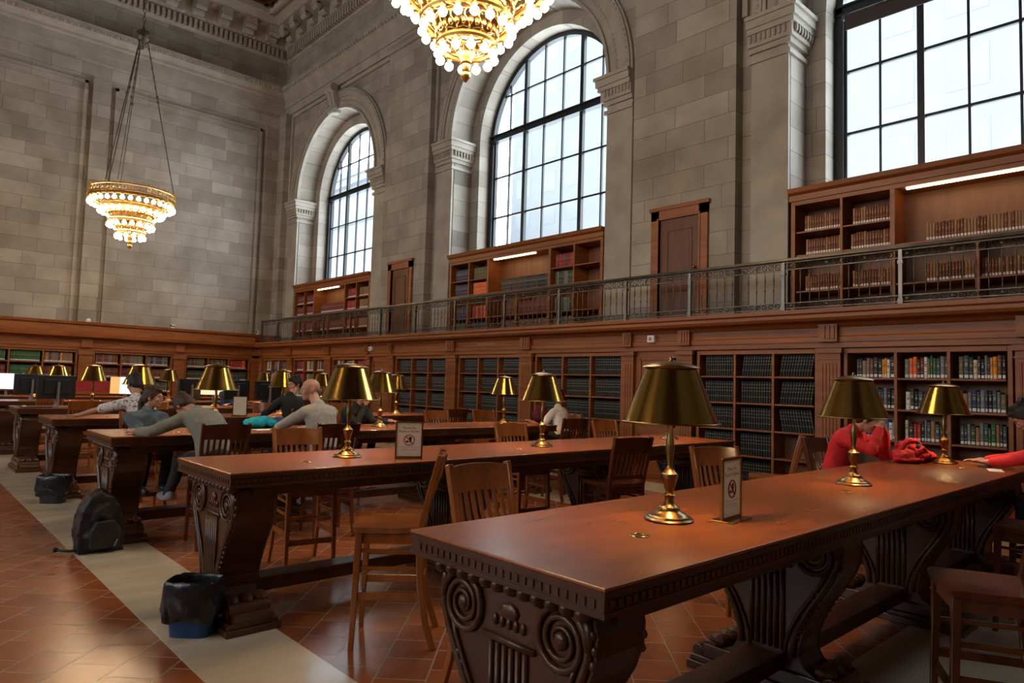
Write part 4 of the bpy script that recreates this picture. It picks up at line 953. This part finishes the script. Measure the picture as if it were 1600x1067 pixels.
    for s in (-1, 1):
        e_ = el[s]; w_ = sh[s].lerp(el[s], min(1, sleeve*2)) if sleeve < .5 else e_
        if sleeve < .6: b.chain([sh[s], sh[s].lerp(e_, .8)], [.068,.062])
        else: b.chain([sh[s], sh[s].lerp(e_, .5), e_, e_.lerp(hands[s], .4), e_.lerp(hands[s], .86)], [.068,.060,.052,.050,.040])
    soften(b, 'shirt', shirt, root, .010, disp=.014, dsize=.09)
    b = MB(); b.sph(hip - up*.02, (.165,.165,.125), 16, 10)
    for s in (-1, 1): b.chain([hip + rt*s*.085 - up*.02, hip.lerp(kn[s], .5) + rt*s*.04, kn[s], kn[s].lerp(ft[s], .5), ft[s] + up*.06], [.092,.078,.062,.056,.048])
    soften(b, 'trousers', pants, root, .014, disp=.010)
    for s in (-1, 1):
        b = MB(); b.chain([ft[s] + up*.045 - f*.04, ft[s] + up*.035 + f*.06, ft[s] + up*.025 + f*.15], [.045,.042,.034]); b.sph(ft[s]+f*.05+up*.01, (.05,.09,.02), 10, 6, M=Matrix((rt, f, up)).transposed())
        soften(b, 'shoe', shoe, root, .010)
    if hair:
        b = MB(); b.sph(P(0,-.022,.040), (.084,.095,.090), 20, 14, M=M)
        cut = []
        if bald: b = MB(); b.sph(P(0,-.083,-.010), (.058,.020,.032), 14, 8, M=M)
        else:
            b.sph(P(0,-.06,-.01), (.078,.055,.07), 14, 10, M=M)
            b.sph(P(0,.040,.092), (.055,.045,.022), 12, 8, M=M)
            for s in (-1, 1): b.sph(P(s*.074,-.012,.02), (.012,.045,.045), 10, 8, M=M)
            for k in range(10): t = k*.63; b.sph(P(.05*math.cos(t), -.03+.06*math.sin(t), .105+.008*math.sin(k*2.1)), .026, 8, 6)
        if long or tail:
            b.chain([P(0,-.10,.02), P(0,-.13,-.06), P(0,-.125,-.16), P(.01,-.10,-.27)], [.035,.036,.030,.014])
        soften(b, 'hair', hair, root, .008, disp=.008, dsize=.02, smooth=2)
    return root
GREY = cloth('grey_olive', (.20,.20,.165)); LGREY = cloth('light_grey_knit', (.36,.33,.29)); DENIM = noisy('denim_jacket', (.055,.09,.12), (.16,.22,.26), 12, .85)
RED = cloth('red_knit', (.62,.018,.022)); BLK = cloth('black_jacket', (.012,.012,.014)); WHT = cloth('white_shirt', (.70,.64,.60)); PATT = noisy('patterned_white_shirt', (.72,.68,.68), (.16,.13,.14), 38, .85, detail=2, lo=.55, hi=.62)
TEAL = cloth('teal_coat', (.0,.30,.42)); NAVYC = cloth('navy_cloth', (.02,.04,.12)); MAR = cloth('maroon_cloth', (.13,.012,.03))
person('person in a grey-olive sweater slumped over the table with head down', (2.32,6.52,.80), 100, (2.26,6.86,1.19), (2.20,7.05,1.24), (1.80,7.10,1.005), (2.42,7.22,1.005), GREY, JEAN, SK2, HBR, face=110, pitch=60, eL=(1.80,6.95,1.0), eR=(2.6,7.0,1.0), feet=[(2.05,6.90,.38),(2.40,6.75,.20)], shoe=SHOE)
person('person with a dark ponytail and denim jacket looking sideways', (2.22,8.42,.76), 275, (2.21,8.33,1.13), (2.26,8.30,1.285), (2.10,8.10,.93), (2.40,8.12,.93), DENIM, JEAN, SK1, HBR, face=318, pitch=4, tail=True, vox=.007)
person('person in a patterned white shirt stretching one arm across the table', (2.52,9.30,.80), 105, (2.38,9.50,1.24), (2.38,9.62,1.41), (1.84,9.92,1.005), (2.5,9.95,1.005), PATT, JEAN, SK2, HB, face=110, pitch=20, sleeve=.4, eL=(2.0,9.6,1.1))
person('bald person in a light grey sweater seen from behind, head turned aside', (3.36,6.42,.80), 100, (3.36,6.58,1.27), (3.33,6.72,1.43), (3.10,6.98,1.005), (3.5,7.1,1.005), LGREY, JEAN, SK1, cloth('grey_stubble', (.30,.25,.22)), face=165, pitch=8, bald=True, eL=(2.9,6.7,1.0))
person('dark-haired person in a black jacket facing sideways beyond the bald person', (4.40,9.30,.80), 100, (4.34,9.36,1.28), (4.43,9.42,1.46), (4.15,9.85,1.005), (4.55,9.9,1.005), BLK, JEAN, SK1, HB, face=185, pitch=15)
person('person in black resting chin on hand behind the brass lamp, clasped fist on table', (4.75,8.40,.80), 275, (4.80,8.28,1.18), (4.88,8.20,1.34), (5.02,7.80,1.02), (4.80,8.05,1.22), BLK, JEAN, SK2, HB, face=290, pitch=15, eL=(4.95,8.0,1.0), eR=(4.75,7.9,1.0))
person('person in a white top seen from behind in front of the dark volumes', (7.72,7.20,.80), 105, (7.78,7.34,1.20), (7.92,7.46,1.35), (7.42,7.62,1.005), (8.20,7.55,1.10), WHT, JEAN, SK3, HB, face=70, pitch=25, sleeve=.4)
person('person in a bright red turtleneck covering the face with both hands', (6.60,2.66,.80), 265, (6.54,2.48,1.22), (6.585,2.37,1.325), (6.60,2.24,1.27), (6.53,2.245,1.265), RED, JEAN, SK1, HBR, face=285, pitch=28, eL=(6.62,2.14,1.0), eR=(6.26,2.18,1.0))
person('person in a red sleeve leaning in from the edge, hands together on the table', (6.76,.86,.80), 92, (6.80,1.08,1.24), (6.83,1.25,1.41), (6.90,1.52,1.015), (6.98,1.58,1.02), RED, JEAN, SK2, HB, face=100, pitch=50, eL=(6.5,1.2,1.0), eR=(7.2,1.25,1.0))
person('distant person with dark hair between two lamp shades near the end wall', (6.12,14.2,.95), 262, (6.13,14.1,1.42), (6.14,14.05,1.60), (5.95,13.6,1.005), (6.3,13.6,1.005), JEAN, JEAN, SK1, HB, face=255, vox=.012)
person('distant person in blue behind the lamp shade of the slumped person', (5.10,13.75,.84), 262, (5.12,13.65,1.26), (5.13,13.6,1.43), (4.95,13.3,1.01), (5.3,13.3,1.01), NAVYC, JEAN, SK1, HB, face=200, vox=.012)
# ---------------------------------------------------------------- things on the floor
def holder(name, loc, label, cat): return empty(name, loc, label=label, cat=cat)
BAGM = noisy('black_nylon', (.007,.007,.008), (.017,.016,.016), 18, .6, bump=.2)
r = holder('backpack', (1.50, 6.86, 0), 'black backpack standing on the floor against a table foot', 'backpack')
b = MB(); M = Matrix.Rotation(math.radians(12), 3, 'X'); b.prism([(1.33,.0),(1.67,.0),(1.68,.18),(1.64,.36),(1.58,.47),(1.49,.52),(1.40,.48),(1.34,.36),(1.31,.18)], 'y', 6.76, 6.99); b.sph((1.50,6.86,.14), (.19,.16,.15), 18, 12); b.sph((1.50,6.87,.32), (.15,.14,.18), 18, 12)
soften(b, 'main_compartment', BAGM, r, .010, disp=.03, dsize=.08)
b = MB(); b.prism([(1.40,.05),(1.62,.05),(1.63,.2),(1.58,.28),(1.44,.28),(1.40,.2)], 'y', 6.69, 6.80); soften(b, 'front_pocket', BAGM, r, .008, disp=.015, dsize=.06)
b = MB(); b.tube([(1.40,6.98,.42),(1.33,6.97,.30),(1.32,6.93,.15),(1.36,6.90,.05)], .012, 8); b.tube([(1.38,6.80,.04),(1.28,6.84,.03),(1.20,6.90,.04)], .012, 8); b.sph((1.19,6.91,.04), .022, 8, 6); b.tube([(1.46,6.90,.49),(1.50,6.90,.535),(1.55,6.90,.49)], .010, 8)
o = b.build('strap', BAGM, r, smooth=True); o.location = tuple(-q for q in r.location)
b = MB(); b.tube([(1.58,6.69,.06),(1.60,6.68,.12)], .006, 6); o = b.build('buckle', GREYP, r); o.location = tuple(-q for q in r.location)
BLUEB = mat('blue_plastic', (.010,.045,.15), .35); BINBAG = noisy('black_bin_liner', (.006,.006,.007), (.018,.018,.019), 22, .25, bump=.3)
def bin_(x, y, m_, label, s=1.0):
    r = holder('waste_bin', (x, y, 0), label, 'waste bin')
    V = []; F = []; n = 32
    def rr(w_, d, z):
        P = []
        for i in range(n):
            a = 2*PI*i/n; c_, s_ = math.cos(a), math.sin(a); P.append((w_*math.copysign(abs(c_)**.45, c_), d*math.copysign(abs(s_)**.45, s_), z))
        return P
    prof = [(.115*s,.085*s,0),(.13*s,.098*s,.15),(.142*s,.108*s,.29),(.150*s,.115*s,.30),(.138*s,.104*s,.30),(.125*s,.092*s,.10),(.11*s,.08*s,.012)]
    for p in prof: V += rr(*p)
    for j in range(len(prof)-1):
        for i in range(n): F.append((j*n+i, j*n+(i+1) % n, (j+1)*n+(i+1) % n, (j+1)*n+i))
    F += [tuple(range(n-1, -1, -1)), tuple((len(prof)-1)*n+i for i in range(n))]
    MB().add(V, F).build('bin_body', m_, r, auto=True)
    V = []; F = []; random.seed(5)
    prof = [(.150,.115,.10,.018),(.165,.128,.15,.016),(.162,.125,.22,.010),(.158,.122,.30,.006),(.150,.114,.335,.008),(.136,.102,.325,.004),(.128,.095,.22,.01),(.10,.07,.08,.012),(.02,.02,.05,.005)]
    for (w_, d, z, jt) in prof:
        for i, p in enumerate(rr(w_*s, d*s, z)):
            q = 1 + random.uniform(-1, 1)*jt/.15; V.append((p[0]*q, p[1]*q, p[2] + random.uniform(-1,1)*jt*1.1))
    for j in range(len(prof)-1):
        for i in range(n): F.append((j*n+i, j*n+(i+1) % n, (j+1)*n+(i+1) % n, (j+1)*n+i))
    o = MB().add(V, F).build('bin_liner', BINBAG, r, smooth=True)
    sd = o.modifiers.new('s', 'SUBSURF'); sd.levels = 1; sd.render_levels = 2
    b = MB(); b.sph((-.15*s, -.05, .16), (.03,.025,.035), 10, 8); b.sph((-.16*s, -.03, .12), (.02,.02,.03), 8, 6); b.build('liner_knot', BINBAG, r, smooth=True)
    return r
o = bin_(1.48, 4.36, BLUEB, 'blue waste bin with a black liner beside the foot of the second table'); o.rotation_euler = (0,0,-.75)
o = bin_(1.60, 9.62, BLACK, 'dark waste bin with a black liner beside the foot of the fourth table', 1.05); o.rotation_euler = (0,0,-.6)
# ---------------------------------------------------------------- things on the tables
def sign(x, y, deg, label, wd=.205, ht=.275, text=True, z=TT):
    r = empty('table_sign', (x, y, z+.0005), math.radians(deg), label=label, cat='sign')
    b = MB(); b.box(-wd/2, wd/2, -.055, .055, 0, .004); b.build('base_plate', BRASS, r, bevel=.001)
    b = MB(); t = .006; fw = .012
    for x0, x1, z0, z1 in ((-wd/2,-wd/2+fw,.004,ht),(wd/2-fw,wd/2,.004,ht),(-wd/2+fw,wd/2-fw,.004,.004+fw),(-wd/2+fw,wd/2-fw,ht-fw,ht)): b.box(x0, x1, -t, t, z0, z1)
    b.build('frame', BRASS, r, bevel=.001)
    b = MB(); b.box(-wd/2+fw, wd/2-fw, -.002, -.001, .004+fw, ht-fw); p = b.build('notice_sheet', SHEET, r)
    def txt(s_, size, zc, m_):
        cu = bpy.data.curves.new('t', 'FONT'); cu.body = s_; cu.size = size; cu.align_x = 'CENTER'; cu.align_y = 'CENTER'; ot = bpy.data.objects.new('t', cu); C.objects.link(ot)
        bpy.context.view_layer.update(); me = bpy.data.meshes.new_from_object(ot.evaluated_get(bpy.context.evaluated_depsgraph_get())); bpy.data.objects.remove(ot)
        for v in me.vertices: v.co = Vector((v.co.x, -.0028, zc + v.co.y))
        me.materials.clear(); me.materials.append(m_); o = bpy.data.objects.new('lettering', me); C.objects.link(o); o.parent = p
    if text:
        DK = INKM; txt('Please No', .024, .225, DK); txt('Food or Drinks', .024, .200, DK)
        b = MB(); zc = .135
        P = [(.038*math.cos(2*PI*k/40), -.0032, zc+.038*math.sin(2*PI*k/40)) for k in range(41)]
        b.tube(P, .0032, 6, caps=False); b.tube([(-.025,-.0032,zc+.028),(.026,-.0032,zc-.027)], .003, 6)
        b.build('prohibition_ring', REDINK, p)
        b = MB(); b.add([(.002,-.0026,zc-.018),(.016,-.0026,zc-.018),(.020,-.0026,zc+.024),(-.002,-.0026,zc+.024)], [(0,1,2,3)]); b.add([(-.026,-.0026,zc-.018),(-.004,-.0026,zc-.018),(-.004,-.0026,zc-.008),(-.014,-.0026,zc-.002),(-.026,-.0026,zc-.008)], [(0,1,2,3,4)])
        b.build('food_pictogram', INKM, p)
        b = MB()
        for zz, x0, x1 in ((.082,-.085,.085),(.066,-.07,.06),(.056,-.06,.05)): b.add([(x0,-.0026,zz),(x1,-.0026,zz),(x1,-.0026,zz+.0015),(x0,-.0026,zz+.0015)], [(0,1,2,3)])
        b.build('small_print', GREYP, p)
    else:
        b = MB()
        for k in range(9): b.add([(-wd/2+fw+.02,-.0026,ht-.04-k*.02),(wd/2-fw-.01,-.0026,ht-.04-k*.02),(wd/2-fw-.01,-.0026,ht-.038-k*.02),(-wd/2+fw+.02,-.0026,ht-.038-k*.02)], [(0,1,2,3)])
        b.build('small_print', GREYP, p)
    return r
INKM = mat('dark_ink', (.05,.03,.03), .6); REDINK = mat('red_ink', (.45,.03,.03), .6)
sign(2.84, 1.60, 6, 'brass-framed no food or drinks notice next to the tall lamp on the nearest table')
sign(2.945, 4.30, -28, 'brass-framed no food or drinks notice facing forward on the second table')
sign(3.86, 9.95, -28, 'small white card stand behind the slumped person', wd=.20, ht=.29, text=False)
def lumps(name, label, cat, loc, balls, m_, disp=.03, extra=None, vox=.010, part='fabric', ds=.06):
    r = holder(name, loc, label, cat); b = MB()
    for (x, y, z, a, c_, d) in balls: b.sph((loc[0]+x, loc[1]+y, loc[2]+z), (a, c_, d), 14, 10)
    soften(b, part, m_, r, vox, disp=disp, dsize=ds)
    return r
r = lumps('jacket', 'heaped bright red jacket on the table beside the person in red', 'jacket', (6.70, 2.06, TT+.002), [(-.12,.02,.06,.16,.10,.06),(.05,-.02,.06,.18,.12,.055),(.22,-.05,.04,.14,.10,.04),(-.02,.03,.12,.10,.08,.05),(.0,0,.03,.30,.13,.03)], RED, .05)
b = MB(); b.tube([(-.20,.02,.10),(-.08,0,.19),(.06,-.03,.18),(.16,-.06,.09)], .020, 8); b.tube([(-.10,-.08,.08),(0,-.10,.13),(.10,-.11,.07)], .016, 8); b.build('hood_edge', RED, r, smooth=True)
b = MB(); b.sph((.03,-.06,.12), (.04,.03,.035), 12, 8); b.build('lining', NAVYC, r, smooth=True)
r = lumps('coat', 'crumpled teal and navy coat on the table left of the bald person', 'coat', (3.22, 7.58, TT+.002), [(-.10,0,.06,.13,.11,.065),(.06,.02,.055,.12,.10,.055),(-.02,.0,.09,.09,.07,.05)], TEAL, .04)
b = MB(); b.sph((3.22+.20,7.58+.02,TT+.06), (.12,.10,.06), 14, 10); soften(b, 'lining', NAVYC, r, .010, disp=.03)
lumps('bag', 'maroon bag hanging beside the person in the white top', 'bag', (7.72, 7.66, TT+.002), [(0,0,.10,.14,.12,.12),(.02,.02,.20,.10,.09,.08)], MAR, .03)
r = holder('phone', (6.86, 1.545, TT+.001), 'black phone under the hands of the person at the table end', 'phone'); MB().box(-.07,.07,-.036,.036,0,.008).build('phone_body', BLACK, r, bevel=.002)
MB().box(-.064,.064,-.032,.032,.008,.0085).build('screen', mat('phone_screen', (.02,.02,.025), .1), r)
r = holder('paper_sheet', (6.62, 1.42, TT+.001), 'single white sheet of paper at the edge of the nearest table', 'paper'); r.rotation_euler = (0,0,.3); MB().box(-.12,.12,-.05,.05,0,.0015).build('sheet', PAPER, r)
r = holder('paper_sheet', (3.16, 7.32, TT+.001), 'white papers in front of the teal coat on the third table', 'paper'); MB().box(-.15,.15,-.1,.1,0,.003).build('sheet', PAPER, r)
# computers
def monitor(x, y, deg, label, lit=None, z=TT, yellow=False):
    r = empty('monitor', (x, y, z+.001), math.radians(deg), label=label, cat='monitor')
    b = MB(); b.box(-.13, .13, -.09, .11, 0, .012); b.build('stand_base', GREYP, r, bevel=.004)
    b = MB(); b.beam((0,.06,.01),(0,.055,.40), .085, .022); b.build('stand_column', GREYP, r, bevel=.003)
    b = MB(); b.box(-.29, .29, 0, .045, .13, .50); b.box(-.2, .2, .045, .06, .2, .44); o = b.build('screen_housing', BLACK, r, bevel=.006)
    s = MB(); s.box(-.278, .278, -.003, .001, .145, .488); o2 = s.build('screen', lit or BLACK, o)
    if yellow: MB().box(-.278, -.09, -.0045, -.003, .145, .488).build('screen_sidebar', SCRY, o)
    b = MB(); b.tube([(.0,.07,.12),(.06,.10,.05),(.10,.14,.005)], .006, 6); b.build('cable', GREYP, r, smooth=True)
    return r
SCR = mat('screen_white', (.8,.8,.8), .4, emis=(.85,.95,1), estr=1.6); SCRY = mat('screen_orange', (.8,.5,.2), .4, emis=(1,.55,.18), estr=1.2); SCRC = mat('screen_cream', (.8,.8,.6), .4, emis=(1,.85,.5), estr=1.4)
monitor(2.08, 12.95, 200, 'dark monitor with a grey stand seen from behind on the fifth table')
monitor(2.12, 15.75, 200, 'dark monitor seen from behind on the sixth table, left of the other')
monitor(4.10, 13.0, 215, 'dark monitor seen from behind between the patterned shirt and the lamp')
monitor(5.55, 12.95, 190, 'dark monitor above the orange-lit chair')
monitor(3.72, 15.75, -38, 'monitor with a bright orange and white screen behind the patterned shirt', SCR, yellow=True)
monitor(5.50, 15.8, -40, 'monitor with a cream lit screen glowing below the large lamp shade', SCRC)
monitor(2.05, 18.6, -30, 'monitor with a blue-white lit screen at the far left table', SCR)
monitor(5.0, 13.15, 200, 'dark monitor beside the distant person in blue')
r = holder('keyboard', (1.82, 12.75, TT+.001), 'dark keyboard on the fifth table by the aisle', 'keyboard'); b = MB(); b.box(-.2,.2,-.07,.07,0,.014); r.rotation_euler = (0,0,.3); o = b.build('keyboard_body', BLACK, r, bevel=.003)
b = MB(); [b.box(-.19+i*.027, -.168+i*.027, -.06+j*.024, -.042+j*.024, .014, .018) for i in range(14) for j in range(5)]; b.build('keys', GREYP, r)
r = holder('computer_mouse', (1.68, 12.9, TT+.001), 'white mouse on the fifth table by the aisle', 'mouse'); b = MB(); b.sph((0,0,.012), (.032,.055,.018), 12, 8); b.build('mouse_body', WHITE, r, smooth=True); MB().tube([(0,.05,.01),(.03,.12,.004),(.12,.2,.004)], .003, 6).build('cable', GREYP, r)
r = holder('display_panel', (4.1, 20.3, 0), 'dark red display panel standing on a counter near the end wall', 'display panel'); b = MB(); b.box(-.55,.45,0,.03,1.06,1.32); b.build('panel', noisy('red_panel', (.30,.02,.02), (.42,.03,.03), 3, .6), r); b = MB(); b.box(-.75,.75,-.05,.4,.98,1.05); b.box(-.7,.7,0,.36,0,.98); b.build('counter', W_CASE, r, bevel=.005)
r = holder('book_display', (4.1, 20.2, 1.051), 'orange boxes of leaflets in front of the red display panel', 'leaflets'); r.location = (4.1, 20.16, .66); b = MB(); b.box(-.5,-.25,-.12,.07,.0,.28); b.build('leaflet_box', BC['orange'], r); b = MB(); b.box(-.15,.35,-.12,.07,.05,.22); b.build('leaflet_box', BC['amber'], r); b = MB(); b.box(-.6,.6,-.16,.08,-.03,0); b.box(-.6,-.56,-.16,.08,-.66,0); b.box(.56,.6,-.16,.08,-.66,0); b.build('stand', W_CHAIR, r)
# small fittings
for (x, y, z, lb, s) in ((XW-.06, 6.25, 2.31, 'white alarm box on the frieze above the wooden panel', 'y'), (XW-.06, 14.43, 2.31, 'smaller looking white alarm box on the frieze near the room corner', 'y')):
    r = empty('alarm_box', (x, y, z), label=lb, cat='alarm'); MB().box(-.045, .03, -.065, .065, -.055, .055).build('housing', WHITE, r, bevel=.006)
    b = MB(); b.sph((-.045, .01, 0), (.012,.028,.028), 12, 8); b.build('strobe_lens', GREYP, r, smooth=True)
for (x, z, lb, cam_) in ((4.0, 2.875, 'round white sensor dome on the end-wall cornice below the stone pilaster', 0), (6.1, 2.875, 'small white security camera on the end-wall cornice', 1), (8.58, 2.875, 'white security camera in the room corner beside the railing end', 1)):
    r = empty('security_camera' if cam_ else 'sensor_dome', (x, 21.0, z), label=lb, cat='camera' if cam_ else 'sensor')
    if cam_: MB().lathe([(0,0),(.05,0),(.05,.012),(.02,.02),(.018,.06),(0,.06)], n=16).build('bracket', WHITE, r, auto=True); b = MB(); b.tube([(.05,.02,.075),(-.06,-.05,.065)], [.032,.036], 14); b.build('camera_body', WHITE, r, auto=True); b = MB(); b.tube([(-.058,-.049,.065),(-.07,-.057,.064)], .028, 14); b.build('lens', BLACK, r, auto=True)
    else: MB().sph((0,0,.045), (.06,.06,.05), 16, 10).build('dome', WHITE, r, smooth=True); MB().lathe([(.065,0),(.065,.012),(0,.012)], n=20).build('base', WHITE, r)
GLD = mat('gilt_inscription', (.75,.45,.18), .35, .5)
for (px, py, ax) in ((XW-.034, 10.20, 'y'), (5.09, YE-.034, 'x')):
    r = empty('inscription', (px, py, 2.335), label='short gilt inscription on the frieze ' + ('over the bookcase under the middle window' if ax == 'y' else 'of the end wall'), cat='lettering')
    b = MB(); random.seed(3)
    for wd_ in ((-.27,-.13),(-.10,.06),(.09,.17),(.20,.27)):
        x = wd_[0]
        while x < wd_[1]:
            hgt = random.choice([.03,.03,.045]); dd = (-.002, .004, -x-.006, -x+.006) if ax == 'y' else None
            if ax == 'y': b.box(-.002, .004, -x-.005, -x+.004, -.02, -.02+hgt); b.box(-.002,.004,-x-.013,-x-.003,-.02,-.012)
            else: b.box(x-.005, x+.004, -.002, .004, -.02, -.02+hgt); b.box(x+.003, x+.013, -.002, .004, -.02, -.012)
            x += .026
    b.build('gilt_letters', GLD, r)
# all remaining books of the shelves as one object
o = STUFF.build('books', SMATS); tag(o, 'rows of bound volumes filling the farther and upper shelves', 'books', kind='stuff')
